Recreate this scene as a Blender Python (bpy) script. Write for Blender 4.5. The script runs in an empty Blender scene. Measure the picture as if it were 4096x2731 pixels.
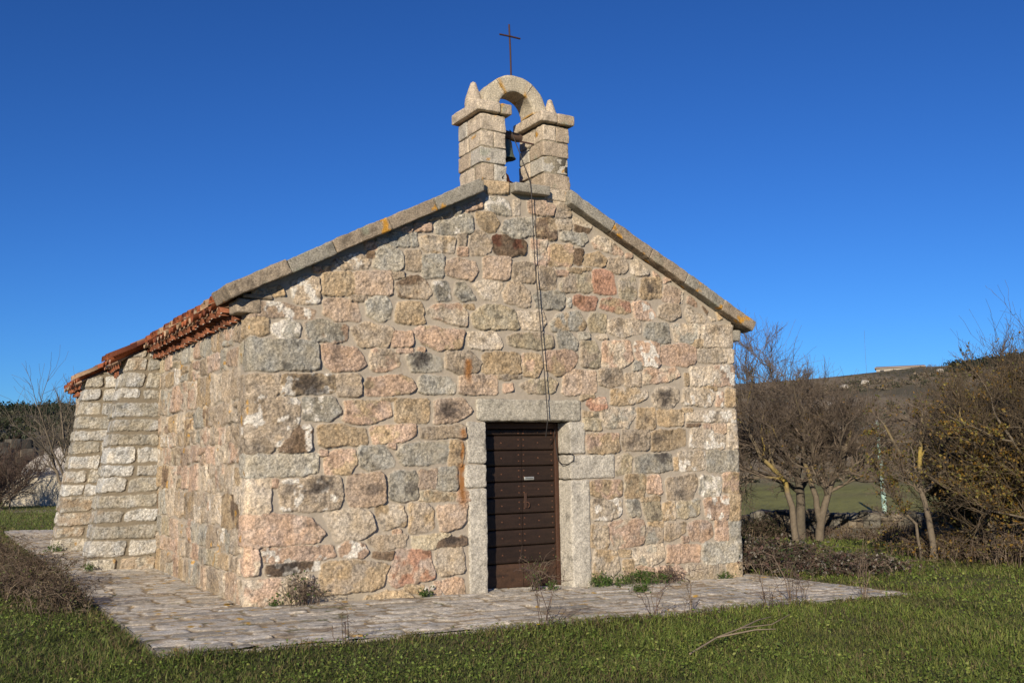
import bpy, math, random
import numpy as np
from mathutils import Matrix, Vector

S = bpy.context.scene
COL = S.collection
R = math.radians
# ------------------------------------------------------------------ camera
cam = bpy.data.cameras.new("camera"); camo = bpy.data.objects.new("camera", cam); COL.objects.link(camo)
CAM = np.array([-3.0231, -10.9955, 1.5280])
cr, cu, cf = (0.86652671, -0.49884863, -0.01677788), (-0.04307845, -0.10823378, 0.99319167), (0.49726824, 0.85990435, 0.11527709)
camo.matrix_world = Matrix(((cr[0], cu[0], -cf[0], CAM[0]), (cr[1], cu[1], -cf[1], CAM[1]), (cr[2], cu[2], -cf[2], CAM[2]), (0, 0, 0, 1)))
cam.sensor_width = 36; cam.lens = 35.49; cam.clip_start = 0.1; cam.clip_end = 5000
S.camera = camo
# ------------------------------------------------------------------ sky and sun
SUN_AZ, SUN_EL = 44.0, 20.0        # the sun stands behind the viewer's left shoulder, low in the sky
w = bpy.data.worlds.new("World"); S.world = w; w.use_nodes = True
nt = w.node_tree; bg = nt.nodes['Background']
sky = nt.nodes.new('ShaderNodeTexSky'); sky.sky_type = 'NISHITA'; sky.sun_disc = False
sky.sun_elevation = R(SUN_EL); sky.sun_rotation = R(180 + SUN_AZ)
sky.altitude = 600; sky.air_density = 1.0; sky.dust_density = 0.0; sky.ozone_density = 4.0
tint = nt.nodes.new('ShaderNodeVectorMath'); tint.operation = 'MULTIPLY'; tint.inputs[1].default_value = (.185, .365, .60)   # very clear, dry, deep blue air
gam = nt.nodes.new('ShaderNodeGamma'); gam.inputs[1].default_value = 1.22; nt.links.new(sky.outputs[0], gam.inputs[0]); nt.links.new(gam.outputs[0], tint.inputs[0]); nt.links.new(tint.outputs[0], bg.inputs[0]); bg.inputs[1].default_value = 0.10
sun = bpy.data.lights.new("sun", 'SUN'); suno = bpy.data.objects.new("sun", sun); COL.objects.link(suno)
sun.energy = 5.0; sun.angle = R(0.5); sun.color = (1.0, 0.87, 0.68)
sd = Vector((-math.sin(R(SUN_AZ)) * math.cos(R(SUN_EL)), -math.cos(R(SUN_AZ)) * math.cos(R(SUN_EL)), math.sin(R(SUN_EL))))
suno.rotation_euler = sd.to_track_quat('Z', 'Y').to_euler()
S.view_settings.view_transform = 'Standard'; S.view_settings.look = 'None'
S.view_settings.exposure = 0.22; S.view_settings.gamma = 1

# ------------------------------------------------------------------ noise
def _h(ix, iy, iz, s):
    h = (ix.astype(np.int64) * 374761393 + iy.astype(np.int64) * 668265263 + iz.astype(np.int64) * 1274126177 + s * 974711) & 0xffffffff
    h = ((h ^ (h >> 13)) * 1103515245) & 0xffffffff
    h = ((h ^ (h >> 15)) * 2246822519) & 0xffffffff
    h = h ^ (h >> 16)
    return (h & 0xffffff) / float(0x7fffff) - 1.0
def vn(x, y, z=None, s=0):
    x = np.asarray(x, float); y = np.asarray(y, float)
    xi = np.floor(x); yi = np.floor(y); fx = x - xi; fy = y - yi
    fx = fx * fx * (3 - 2 * fx); fy = fy * fy * (3 - 2 * fy)
    if z is None:
        o = np.zeros_like(xi)
        a = _h(xi, yi, o, s); b = _h(xi + 1, yi, o, s); c = _h(xi, yi + 1, o, s); d = _h(xi + 1, yi + 1, o, s)
        return (a * (1 - fx) + b * fx) * (1 - fy) + (c * (1 - fx) + d * fx) * fy
    z = np.asarray(z, float); zi = np.floor(z); fz = z - zi; fz = fz * fz * (3 - 2 * fz)
    r = []
    for k in (0, 1):
        a = _h(xi, yi, zi + k, s); b = _h(xi + 1, yi, zi + k, s); c = _h(xi, yi + 1, zi + k, s); d = _h(xi + 1, yi + 1, zi + k, s)
        r.append((a * (1 - fx) + b * fx) * (1 - fy) + (c * (1 - fx) + d * fx) * fy)
    return r[0] * (1 - fz) + r[1] * fz
def fbm(x, y, z=None, s=0, o=3):
    t = 0; a = 1.0; n = 0
    for k in range(o):
        f = 2.03 ** k
        t = t + a * vn(x * f, y * f, None if z is None else z * f, s + 17 * k); n += a; a *= .5
    return t / n
def sm(a, b, x):
    t = np.clip((x - a) / (b - a), 0, 1); return t * t * (3 - 2 * t)

# ------------------------------------------------------------------ mesh helpers
class MB:
    def __init__(self): self.V = []; self.Q = []; self.T = []; self.C = []; self.n = 0
    def add(self, V, Q=None, T=None, C=(.5, .5, .5)):
        V = np.asarray(V, float).reshape(-1, 3)
        if Q is not None and len(Q): self.Q.append(np.asarray(Q, np.int64).reshape(-1, 4) + self.n)
        if T is not None and len(T): self.T.append(np.asarray(T, np.int64).reshape(-1, 3) + self.n)
        C = np.asarray(C, float)
        if C.ndim == 1: C = np.broadcast_to(C, (len(V), len(C)))
        if C.shape[1] == 3: C = np.concatenate([C, np.ones((len(C), 1))], 1)
        self.V.append(V); self.C.append(C); self.n += len(V)
    def build(self, name, mat, parent=None, smooth=False):
        me = bpy.data.meshes.new(name)
        V = np.concatenate(self.V); C = np.concatenate(self.C)
        Q = np.concatenate(self.Q) if self.Q else np.zeros((0, 4), np.int64)
        T = np.concatenate(self.T) if self.T else np.zeros((0, 3), np.int64)
        me.vertices.add(len(V)); me.vertices.foreach_set('co', V.astype(np.float32).ravel())
        me.loops.add(Q.size + T.size); me.loops.foreach_set('vertex_index', np.concatenate([Q.ravel(), T.ravel()]).astype(np.int32))
        me.polygons.add(len(Q) + len(T))
        st = np.concatenate([np.arange(len(Q)) * 4, Q.size + np.arange(len(T)) * 3]).astype(np.int32)
        me.polygons.foreach_set('loop_start', st)
        if smooth: me.polygons.foreach_set('use_smooth', np.ones(len(Q) + len(T), bool))
        me.update(calc_edges=True)
        a = me.color_attributes.new('Col', 'FLOAT_COLOR', 'POINT')
        a.data.foreach_set('color', C.astype(np.float32).ravel())
        me.materials.append(mat)
        o = bpy.data.objects.new(name, me); COL.objects.link(o)
        if parent is not None: o.parent = parent
        return o
def tag(o, label=None, cat=None, group=None, kind=None):
    if label: o['label'] = label
    if cat: o['category'] = cat
    if group: o['group'] = group
    if kind: o['kind'] = kind
    return o
def empty(name, loc=(0, 0, 0)):
    o = bpy.data.objects.new(name, None); o.location = loc; o.empty_display_size = .2; COL.objects.link(o); return o
def gridq(n, m, close=False):
    i, j = np.meshgrid(np.arange(n - 1), np.arange(m if close else m - 1), indexing='ij')
    k = (j + 1) % m
    return np.stack([i * m + j, (i + 1) * m + j, (i + 1) * m + k, i * m + k], -1).reshape(-1, 4)
def tubes(mb, P, r, n=4, C=(.3, .3, .3)):
    """P (B,K,3) centre lines, r (B,K) radii, n sides; C (3,), (B,3) or (B,K,3)"""
    P = np.asarray(P, float); r = np.asarray(r, float)
    if P.ndim == 2: P = P[None]; r = np.broadcast_to(r, P.shape[:2])
    B, K, _ = P.shape; r = np.broadcast_to(r, (B, K))
    t = np.gradient(P, axis=1); t /= np.linalg.norm(t, axis=2, keepdims=True) + 1e-12
    ref = np.zeros((B, 1, 3)); mean = t.mean(1); ref[np.abs(mean[:, 2]) < .8, 0, 2] = 1; ref[np.abs(mean[:, 2]) >= .8, 0, 0] = 1
    a = np.cross(t, np.broadcast_to(ref, t.shape)); a /= np.linalg.norm(a, axis=2, keepdims=True) + 1e-12
    b = np.cross(t, a)
    th = np.arange(n) * 2 * np.pi / n
    V = P[:, :, None] + r[:, :, None, None] * (a[:, :, None] * np.cos(th)[None, None, :, None] + b[:, :, None] * np.sin(th)[None, None, :, None])
    q = gridq(K, n, True)
    Q = (q[None] + (np.arange(B) * K * n)[:, None, None]).reshape(-1, 4)
    C = np.asarray(C, float)
    if C.ndim == 2: C = np.broadcast_to(C[:, None, None], (B, K, n, 3)).reshape(-1, 3)
    elif C.ndim == 3: C = np.broadcast_to(C[:, :, None], (B, K, n, 3)).reshape(-1, 3)
    mb.add(V, Q, None, C)
    if n > 4:   # end caps
        for k in (0, K - 1):
            for bb in range(B):
                ring = V[bb, k]; c = ring.mean(0)
                Ti = [(i, (i + 1) % n, n) for i in range(n)]
                cc = C if C.ndim == 1 else C.reshape(B, K, n, 3)[bb, k, 0]
                mb.add(np.vstack([ring, c]), None, Ti, cc)
def quads(mb, P, size, rng, C, flat=0.0, aspect=1.0):
    """leaf-sized faces at P with random orientation"""
    n = len(P); a = rng.normal(size=(n, 3)); a[:, 2] *= (1 - flat); a /= np.linalg.norm(a, axis=1, keepdims=True) + 1e-9
    b = rng.normal(size=(n, 3)); b[:, 2] *= (1 - flat); b -= a * (a * b).sum(1, keepdims=True); b /= np.linalg.norm(b, axis=1, keepdims=True) + 1e-9
    s = np.broadcast_to(np.asarray(size, float), (n,))[:, None] * .5
    c = np.cross(a, b) * s * .25
    V = np.stack([P - a * s, P + b * s * aspect * .6 + c, P + a * s, P - b * s * aspect * .6 + c], 1)
    mb.add(V, np.arange(4 * n).reshape(n, 4), None, np.repeat(np.broadcast_to(C, (n, 3)), 4, 0))
BOXQ = [(0, 3, 2, 1), (4, 5, 6, 7), (0, 1, 5, 4), (1, 2, 6, 5), (2, 3, 7, 6), (3, 0, 4, 7)]
def box(mb, x0, x1, y0, y1, z0, z1, C=(.5, .5, .5)):
    mb.add([(x0, y0, z0), (x1, y0, z0), (x1, y1, z0), (x0, y1, z0), (x0, y0, z1), (x1, y0, z1), (x1, y1, z1), (x0, y1, z1)], BOXQ, None, C)
def bbox_bevel(mb, x0, x1, y0, y1, z0, z1, b, C=(.5, .5, .5)):
    block(mb, (x0, x1, y0, y1, z0, z1), C, 0, rad=b, amp=0, step=max(x1 - x0, y1 - y0, z1 - z0) / 6)

# stone colours (albedo)
PAL = dict(t=(.355, .29, .215), g=(.335, .31, .255), p=(.44, .318, .232), q=(.39, .30, .222), o=(.38, .29, .185), b=(.19, .135, .09),
           c=(.455, .385, .295), r=(.43, .25, .17), y=(.37, .315, .22), P=(.47, .365, .285), W=(.60, .56, .49), R=(.15, .07, .045), k=(.43, .40, .34), K=(.47, .455, .415), s=(.58, .54, .465), S=(.52, .49, .43))
PAL = {k: np.array(v) * (1.1 if k in 'tgoycqp' else 1.0) for k, v in PAL.items()}
MORTAR = np.array((.345, .30, .24))
def stone_colour(code, U, Z, seed, rng):
    base = [c for c in code if c != 'W']
    col = np.broadcast_to(PAL[base[0]], U.shape + (3,)).copy()
    if len(base) > 1:
        m = sm(-.1, .25, fbm(U * 7, Z * 7, s=seed + 3, o=3))[..., None]; col = col * (1 - m) + PAL[base[1]] * m
    tint = fbm(U * 5, Z * 5, s=seed + 5, o=3)[..., None]
    col = col * (1 + .24 * tint) * rng.uniform(.74, 1.10)
    warm = fbm(U * 9, Z * 9, s=seed + 9, o=2)[..., None]
    col = col * (1 + warm * np.array((.06, 0, -.10)))
    dk = sm(.18, .55, fbm(U * 13, Z * 13, s=seed + 21, o=4))[..., None]
    col = col * (1 - .45 * dk)
    if 'W' in code:
        m = sm(.12, .3, fbm(U * 9, Z * 9, s=seed + 7, o=4))[..., None]; col = col * (1 - m) + PAL['W'] * m
    return col
def chaikin(p, r=.2):
    q = np.roll(p, -1, 0); return np.stack([p * (1 - r) + q * r, p * r + q * (1 - r)], 1).reshape(-1, 2)
def sdin(x, y, poly):
    """inside distance (positive inside)"""
    d = np.full(x.shape, 1e9); ins = np.zeros(x.shape, bool)
    for k in range(len(poly)):
        ax, ay = poly[k]; bx, by = poly[(k + 1) % len(poly)]
        ex, ey = bx - ax, by - ay; L = ex * ex + ey * ey + 1e-12
        t = np.clip(((x - ax) * ex + (y - ay) * ey) / L, 0, 1)
        d = np.minimum(d, (x - ax - t * ex) ** 2 + (y - ay - t * ey) ** 2)
        c = ((ay > y) != (by > y)); xx = ax + (y - ay) / (ey if abs(ey) > 1e-9 else 1e-9) * ex
        ins ^= c & (x < xx)
    return np.sqrt(d) * np.where(ins, 1, -1)
def lay(U, Z, stones, seed, hr=(.012, .028), edge=.011, mort=MORTAR, rough=1.0, warp=1.0, grow=.013, chk=.09):
    """height above the mortar and colour for flat arrays U, Z"""
    rng = np.random.default_rng(seed)
    h = .004 * fbm(U * 6, Z * 6, s=seed, o=3)
    col = mort * (1 + .10 * fbm(U * 3, Z * 3, s=seed + 1, o=4)[:, None] + .05 * vn(U * 40, Z * 40, s=seed + 2)[:, None])
    Uw = U + warp * (.020 * fbm(U * 8, Z * 8, s=seed + 11, o=2) + .006 * vn(U * 31, Z * 31, s=seed + 12))
    Zw = Z + warp * (.020 * fbm(U * 8, Z * 8, s=seed + 13, o=2) + .006 * vn(U * 31, Z * 31, s=seed + 14))
    best = np.full(U.shape, -1e9)
    for i, (poly, code, dec) in enumerate(stones):
        poly = np.asarray(poly, float)
        lo = poly.min(0) - .04; hi = poly.max(0) + .04
        idx = np.nonzero((U > lo[0]) & (U < hi[0]) & (Z > lo[1]) & (Z < hi[1]))[0]
        H = rng.uniform(*hr); tl = rng.normal(0, 1, 2); br = rng.uniform(.88, 1.1)
        if not len(idx): continue
        d = sdin(Uw[idx], Zw[idx], chaikin(poly, chk)) + grow
        k = (d > 0) & (d > best[idx]); idx = idx[k]; d = d[k]
        if not len(idx): continue
        best[idx] = d
        u, z = U[idx], Z[idx]; c0 = poly.mean(0); sz = (hi - lo).max()
        prof = 1 - (1 - np.clip(d / (edge * rng.uniform(.7, 1.3)), 0, 1)) ** 2.4
        rk = rough * (.008 * fbm(u * 7, z * 7, s=seed + 31 * i, o=2) + .008 * np.abs(fbm(u * 19, z * 19, s=seed + 31 * i + 7, o=2)) + .006 * vn(u * 40, z * 40, s=seed + 3))
        tilt = rough * .012 * (tl[0] * (u - c0[0]) + tl[1] * (z - c0[1])) / sz * 2
        h[idx] = .002 + prof * np.maximum(H + rk + tilt, .004)
        c = stone_colour(code, u, z, seed + 31 * i, rng)
        for j in range(0, len(dec), 3):
            dd = np.hypot((u - dec[j]) / 1.35, z - dec[j + 1]) / dec[j + 2]
            m = (.88 if dec[j + 2] > .10 else .6) * sm(1.25, .25, dd + .65 * fbm(u * 15, z * 24, s=seed + i, o=4))[:, None]; c = c * (1 - m) + np.array((.05, .042, .038)) * m
        rim = sm(.012, 0, d)[:, None]; c = c * (1 - .35 * rim) + mort * .35 * rim
        col[idx] = c
    col = np.clip(col * (1 + np.where(best > 0, .22, .05)[:, None] * (vn(U * 62, Z * 62, s=seed + 5) + .8 * vn(U * 31, Z * 31, s=seed + 6))[:, None]), .01, .9)
    return h, col
def rows(u0, u1, z0, z1, hr, wr, seed, codes, gap=.035, jit=.03):
    rng = np.random.default_rng(seed); out = []; z = z0
    while z < z1:
        H = rng.uniform(*hr); u = u0 - rng.uniform(0, wr[0])
        while u < u1:
            W = rng.uniform(*wr)
            a, b = u + gap / 2, min(u + W, u1 + .2) - gap / 2; c, d = z + gap / 2, z + H - gap / 2
            if b - a > .06:
                if rng.random() < .18 and H > .2:
                    m = c + (d - c) * rng.uniform(.35, .65); bits = [(c, m - gap / 2), (m + gap / 2, d)]
                else: bits = [(c, d)]
                for e, f in bits:
                    J = lambda: rng.uniform(-jit, jit)
                    p = [(a + J(), e + J()), ((a + b) / 2 + J(), e + J() * .7), (b + J(), e + J()), (b + J() * .6, (e + f) / 2), (b + J(), f + J()), ((a + b) / 2 + J(), f + J() * .7), (a + J(), f + J()), (a + J() * .6, (e + f) / 2)]
                    out.append((p, codes[rng.integers(len(codes))], []))
            u += W
        z += H
    return out
def block(mb, bx, code, seed, rad=.02, amp=.008, step=.03, xf=None, lichen=0.0, bright=1.0, warm=0.0):
    """a hewn stone: subdivided box with rounded arrises and a rough face"""
    x0, x1, y0, y1, z0, z1 = bx; lo = np.array((x0, y0, z0)); hi = np.array((x1, y1, z1)); r = min(rad, .45 * (hi - lo).min())
    rng = np.random.default_rng(seed + 5)
    for ax in range(3):
        u, v = [a for a in range(3) if a != ax]
        def seg(a):
            L = hi[a] - lo[a]; n = max(2, int(L / step)); t = np.linspace(lo[a] + r, hi[a] - r, n)
            return np.concatenate([[lo[a], lo[a] + r * .4], t, [hi[a] - r * .4, hi[a]]])
        gu, gv = np.meshgrid(seg(u), seg(v), indexing='ij')
        for sgn in (0, 1):
            P = np.zeros(gu.shape + (3,)); P[..., u] = gu; P[..., v] = gv; P[..., ax] = (lo, hi)[sgn][ax]
            P = P.reshape(-1, 3)
            inn = np.clip(P, lo + r, hi - r); d = P - inn; N = d / (np.linalg.norm(d, axis=1, keepdims=True) + 1e-12)
            P = inn + N * r
            if amp:
                q = P * 1.0; nz = fbm(q[:, 0] * 7, q[:, 1] * 7, q[:, 2] * 7, s=seed, o=3) + .5 * vn(q[:, 0] * 30, q[:, 1] * 30, q[:, 2] * 30, s=seed + 1)
                P = P + N * (amp * nz)[:, None]
            Q = gridq(*gu.shape)
            if (sgn == 0) == (ax in (0, 2)): Q = Q[:, ::-1]
            if isinstance(code, str):
                base = PAL[code[0]]
                nz = fbm(P[:, 0] * 6, P[:, 1] * 6, P[:, 2] * 6, s=seed + 2, o=3)[:, None]; sp = (vn(P[:, 0] * 60, P[:, 1] * 60, P[:, 2] * 60, s=seed + 4) + .8 * vn(P[:, 0] * 28, P[:, 1] * 28, P[:, 2] * 28, s=seed + 3))[:, None]
                C = base * bright * (1 + .16 * nz + .17 * sp)
                m = sm(.2, .5, fbm(P[:, 0] * 11, P[:, 1] * 11, P[:, 2] * 11, s=seed + 6, o=3))[:, None]; C = C * (1 - .35 * m)
                if lichen:
                    m = sm(.62 - lichen, .70 - lichen, fbm(P[:, 0] * 6, P[:, 1] * 6, P[:, 2] * 6, s=seed + 8, o=3))[:, None]; C = C * (1 - m) + np.array((.46, .24, .04)) * m
                    m = sm(.55 - lichen, .8 - lichen, fbm(P[:, 0] * 5, P[:, 1] * 5, P[:, 2] * 5, s=seed + 9, o=3))[:, None] * .6; C = C * (1 - m) + np.array((.25, .27, .20)) * m
            else: C = np.broadcast_to(np.array(code, float), P.shape)
            mb.add(P if xf is None else xf(P), Q, None, np.clip(C, .01, .9))

# ------------------------------------------------------------------ materials
def mat(name, rough=.9, scale=60, var=.25, bump=.0, bscale=120, bdist=.01, spec=.25, trans=0.0, metal=0.0, lo=.25, hi=.75):
    m = bpy.data.materials.new(name); m.use_nodes = True; t = m.node_tree; b = t.nodes['Principled BSDF']
    at = t.nodes.new('ShaderNodeAttribute'); at.attribute_name = 'Col'
    co = t.nodes.new('ShaderNodeTexCoord')
    n = t.nodes.new('ShaderNodeTexNoise'); n.inputs['Scale'].default_value = scale; n.inputs['Detail'].default_value = 4; n.inputs['Roughness'].default_value = .7
    t.links.new(co.outputs['Object'], n.inputs['Vector'])
    mr = t.nodes.new('ShaderNodeMapRange'); mr.inputs[1].default_value = lo; mr.inputs[2].default_value = hi; mr.inputs[3].default_value = 1 - var; mr.inputs[4].default_value = 1 + var
    t.links.new(n.outputs[0], mr.inputs[0])
    mx = t.nodes.new('ShaderNodeVectorMath'); mx.operation = 'SCALE'
    t.links.new(at.outputs['Color'], mx.inputs[0]); t.links.new(mr.outputs[0], mx.inputs['Scale'])
    t.links.new(mx.outputs[0], b.inputs['Base Color'])
    gm = t.nodes.new('ShaderNodeMath'); gm.operation = 'SUBTRACT'; gm.inputs[1].default_value = 1; t.links.new(mr.outputs[0], gm.inputs[0])   # alpha of Col = how grainy
    gs = t.nodes.new('ShaderNodeMath'); gs.operation = 'MULTIPLY_ADD'; gs.inputs[2].default_value = 1; t.links.new(gm.outputs[0], gs.inputs[0]); t.links.new(at.outputs['Alpha'], gs.inputs[1]); t.links.new(gs.outputs[0], mx.inputs['Scale'])
    b.inputs['Roughness'].default_value = rough; b.inputs['Specular IOR Level'].default_value = spec; b.inputs['Metallic'].default_value = metal
    if bump:
        n2 = t.nodes.new('ShaderNodeTexNoise'); n2.inputs['Scale'].default_value = bscale; n2.inputs['Detail'].default_value = 5; n2.inputs['Roughness'].default_value = .75
        t.links.new(co.outputs['Object'], n2.inputs['Vector'])
        bp = t.nodes.new('ShaderNodeBump'); bp.inputs['Strength'].default_value = bump; bp.inputs['Distance'].default_value = bdist
        bs = t.nodes.new('ShaderNodeMath'); bs.operation = 'MULTIPLY'; bs.inputs[1].default_value = bump; t.links.new(at.outputs['Alpha'], bs.inputs[0]); t.links.new(bs.outputs[0], bp.inputs['Strength']); t.links.new(n2.outputs[0], bp.inputs['Height']); t.links.new(bp.outputs[0], b.inputs['Normal'])
    if trans:
        tr = t.nodes.new('ShaderNodeBsdfTranslucent'); t.links.new(mx.outputs[0], tr.inputs[0])
        ms = t.nodes.new('ShaderNodeMixShader'); ms.inputs[0].default_value = trans
        t.links.new(b.outputs[0], ms.inputs[1]); t.links.new(tr.outputs[0], ms.inputs[2]); t.links.new(ms.outputs[0], t.nodes['Material Output'].inputs[0])
    return m
M_stone = mat('granite', .92, 52, .34, .75, 60, .016, lo=.38, hi=.62)
M_block = mat('hewn_granite', .92, 52, .34, .75, 60, .016, lo=.38, hi=.62)
M_pave = mat('paving_granite', .9, 55, .2, .5, 60, .010, lo=.38, hi=.62)
M_tile = mat('terracotta', .85, 30, .35, .3, 60, .006)
M_wood = mat('dark_wood', .62, 40, .35, .35, 70, .005, spec=.35)
M_iron = mat('rusty_iron', .7, 60, .3, .3, 120, .002, spec=.4)
M_bronze = mat('aged_bronze', .5, 30, .3, .1, 60, .002, spec=.5, metal=.3)
M_ground = mat('soil', .95, 4, .35, .6, 14, .05)
M_grass = mat('grass_blades', .65, 1.5, .25, spec=.25, trans=.35)
M_leaf = mat('leaves', .6, 3, .25, spec=.3, trans=.3)
M_bark = mat('bark', .9, 14, .3, .4, 40, .01)
M_dry = mat('dry_stems', .85, 5, .25, spec=.2)
M_rock = mat('boulder_rock', .95, 6, .3, .6, 18, .05)
M_paint = mat('painted_pole', .55, 8, .15)
M_metal = mat('dull_metal', .4, 30, .2, spec=.5, metal=.6)

# ------------------------------------------------------------------ terrain
W, L = 7.05, 14.8
PX0, PX1, PY0 = -1.36, 7.46, -2.55
def zpave(x): return -.026 * np.clip(x, -1.5, 9)
def terrain(x, y):
    dx, dy = x - CAM[0], y - CAM[1]; d = np.hypot(dx, dy); az = np.degrees(np.arctan2(dx, dy))
    r = np.interp(d, [0, 12, 20, 27, 40, 82, 140, 200, 300, 380, 1500], [-.09, -.13, -.24, -.62, -1.6, -3.3, -2.0, 8.0, 22.0, 21.5, 10])
    r = r + sm(150, 300, d) * (sm(44, 58, az) * 4.2 + 1.0 * vn(az * .35, d * .004, s=3))
    l = np.interp(d, [0, 55, 75, 120, 260, 330, 1500], [-.07, -.10, .8, 4.2, 15.0, 14.5, 8]) + sm(90, 240, d) * 1.2 * vn(az * .5, d * .01, s=4)
    w_ = sm(15, 38, az); back = 1 - sm(100, 150, np.abs(az))
    z = (l * (1 - w_) + r * w_)
    z = z * back + -.1 * (1 - back)
    near = 1 - sm(20, 45, d)
    z = z + near * (.035 * fbm(x * .5, y * .5, s=8, o=3))
    # low grassy bank along the left of the paving
    z = z + .14 * sm(-3.6, -2.1, x) * sm(-1.40, -1.75, x) * sm(-3.2, -.5, y) * sm(16, 9, y)
    # under the building and its paving the earth lies below the slabs
    inside = sm(PX0 - .12, PX0 + .05, x) * sm(PX1 + .12, PX1 - .05, x) * sm(PY0 - .1, PY0 + .06, y) * sm(L + 2, L + 1, y)
    edge = sm(PX0 - .8, PX0 - .1, x) * sm(PX1 + .9, PX1 + .1, x) * sm(PY0 - .9, PY0 - .1, y) * sm(L + 3, L + 1.5, y)
    z = z * (1 - edge) + (zpave(x) + .0) * edge
    return z - inside * .16
def polar(az, d): return CAM[0] + d * math.sin(R(az)), CAM[1] + d * math.cos(R(az))
def gz(x, y): return float(terrain(np.array([x]), np.array([y]))[0])
rr = np.concatenate([np.linspace(.0, 6, 14)[1:], np.linspace(6, 20, 150)[1:], np.geomspace(20, 1500, 190)[1:]])
aa = np.concatenate([np.linspace(-180, -6, 59)[:-1], np.linspace(-6, 64, 290)[:-1], np.linspace(64, 180, 40)])
RR, AA = np.meshgrid(rr, np.radians(aa), indexing='ij')
gx = CAM[0] + RR * np.sin(AA); gy = CAM[1] + RR * np.cos(AA); gzv = terrain(gx, gy)
d = RR; azd = np.degrees(AA)
soil = np.array((.075, .08, .03)); gr = np.array((.20, .20, .06)); dryg = np.array((.15, .12, .065)); scrub = np.array((.19, .155, .105)); dark = np.array((.03, .036, .018))
n1 = fbm(gx * .35, gy * .35, s=1, o=4)[..., None]; n2 = fbm(gx * .05, gy * .05, s=2, o=4)[..., None]; n3 = fbm(gx * 1.7, gy * 1.7, s=5, o=3)[..., None]
C = soil * (1 + .3 * n1)
m = sm(.1, .45, n1)[...]; C = C * (1 - .5 * m) + dryg * .5 * m
fm = sm(22, 36, d)[..., None]; fc = gr * (1 + .25 * n2 + .25 * fbm(gx * .12, gy * .35, s=15, o=3)[..., None]) * (1 - .25 * sm(.0, .4, n3)) + .0; fc = fc * (1 - .45 * sm(0, .4, n2)) + dryg * .45 * sm(0, .4, n2); C = C * (1 - fm) + fc * fm
hm = sm(118, 150, d)[..., None] * sm(20, 40, azd)[..., None] + sm(62, 90, d)[..., None] * (1 - sm(20, 40, azd)[..., None])
hc = scrub * (1 + .3 * n3) ; hc = hc * (1 - .6 * sm(.05, .35, n2)) + dark * .6 * sm(.05, .35, n2); C = C * (1 - hm) + hc * hm
# a strip of bare track in front of the rocks on the left
tk = sm(1.8, .6, np.abs(d - 43 - 1.2 * np.sin(azd * .9)))[..., None] * (1 - sm(12, 20, azd))[..., None] * .9; C = C * (1 - tk) + np.array((.30, .24, .19)) * tk
mb = MB(); nA = len(aa)
Vg = np.stack([gx, gy, gzv], -1)
mb.add(np.concatenate([[[CAM[0], CAM[1], gz(CAM[0], CAM[1])]], Vg.reshape(-1, 3)]), gridq(len(rr), nA) + 1, [(0, 1 + j, 2 + j) for j in range(nA - 1)], np.concatenate([[soil], np.clip(C, .005, .8).reshape(-1, 3)]))
tag(mb.build('ground', M_ground, smooth=True), kind='structure')

# ------------------------------------------------------------------ paving of granite slabs
def pave():
    slabs = rows(PX0 - .3, PX1 + .3, PY0 - .1, .4, (.19, .30), (.34, .80), 62, ['s', 's', 'S', 'sk', 'S', 'st'], gap=.050, jit=.035) + rows(PX0 - .3, .4, .4, 16, (.19, .30), (.34, .75), 63, ['s', 's', 'S', 'sk', 'st'], gap=.050, jit=.035)
    xs = np.arange(PX0, PX1, .018); ys1 = np.arange(PY0, .25, .018); mb = MB()
    def patch(xs, ys):
        X, Y = np.meshgrid(xs, ys, indexing='ij'); sh = X.shape; x = X.ravel(); y = Y.ravel()
        h, c = lay(x, y, slabs, 60, hr=(.003, .013), edge=.012, mort=np.array((.31, .25, .17)), rough=.45, warp=1.3, grow=.004, chk=.14)
        h = h + .004 * fbm(x * 2, y * 2, s=66, o=2)
        stn = sm(.1, .5, fbm(x * 1.1, y * 1.1, s=74, o=4))[:, None]; c = c * (1 - .16 * stn)
        mo = sm(.30, .55, fbm(x * 3, y * 3, s=77, o=3))[:, None] * sm(.006, .002, h)[:, None]; c = c * (1 - mo * .7) + np.array((.07, .09, .03)) * mo * .7
        lw = sm(.52, .60, fbm(x * 6.5, y * 13, s=78, o=3) + .12 * sm(1.5, -.5, x) - .05)[:, None]; c = c * (1 - lw) + np.array((.44, .27, .06)) * lw
        z = zpave(x) + h
        mb.add(np.stack([x, y, z], -1), gridq(*sh), None, np.clip(c, .02, .8))
    patch(xs, ys1); patch(np.arange(PX0, .25, .018), np.arange(ys1[-1], 16.0, .03))
    # outer edge of the slab bed
    for (a, b) in (((PX0, 16), (PX0, PY0)), ((PX0, PY0), (PX1, PY0)), ((PX1, PY0), (PX1, .25))):
        n = 120; x = np.linspace(a[0], b[0], n); y = np.linspace(a[1], b[1], n); V = []
        for k in (0.004, -.3): V.append(np.stack([x, y, zpave(x) + k], -1))
        mb.add(np.concatenate(V), gridq(2, n), None, (.33, .30, .26))
    return tag(mb.build('paving', M_pave, smooth=True), kind='structure')
pave()

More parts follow.
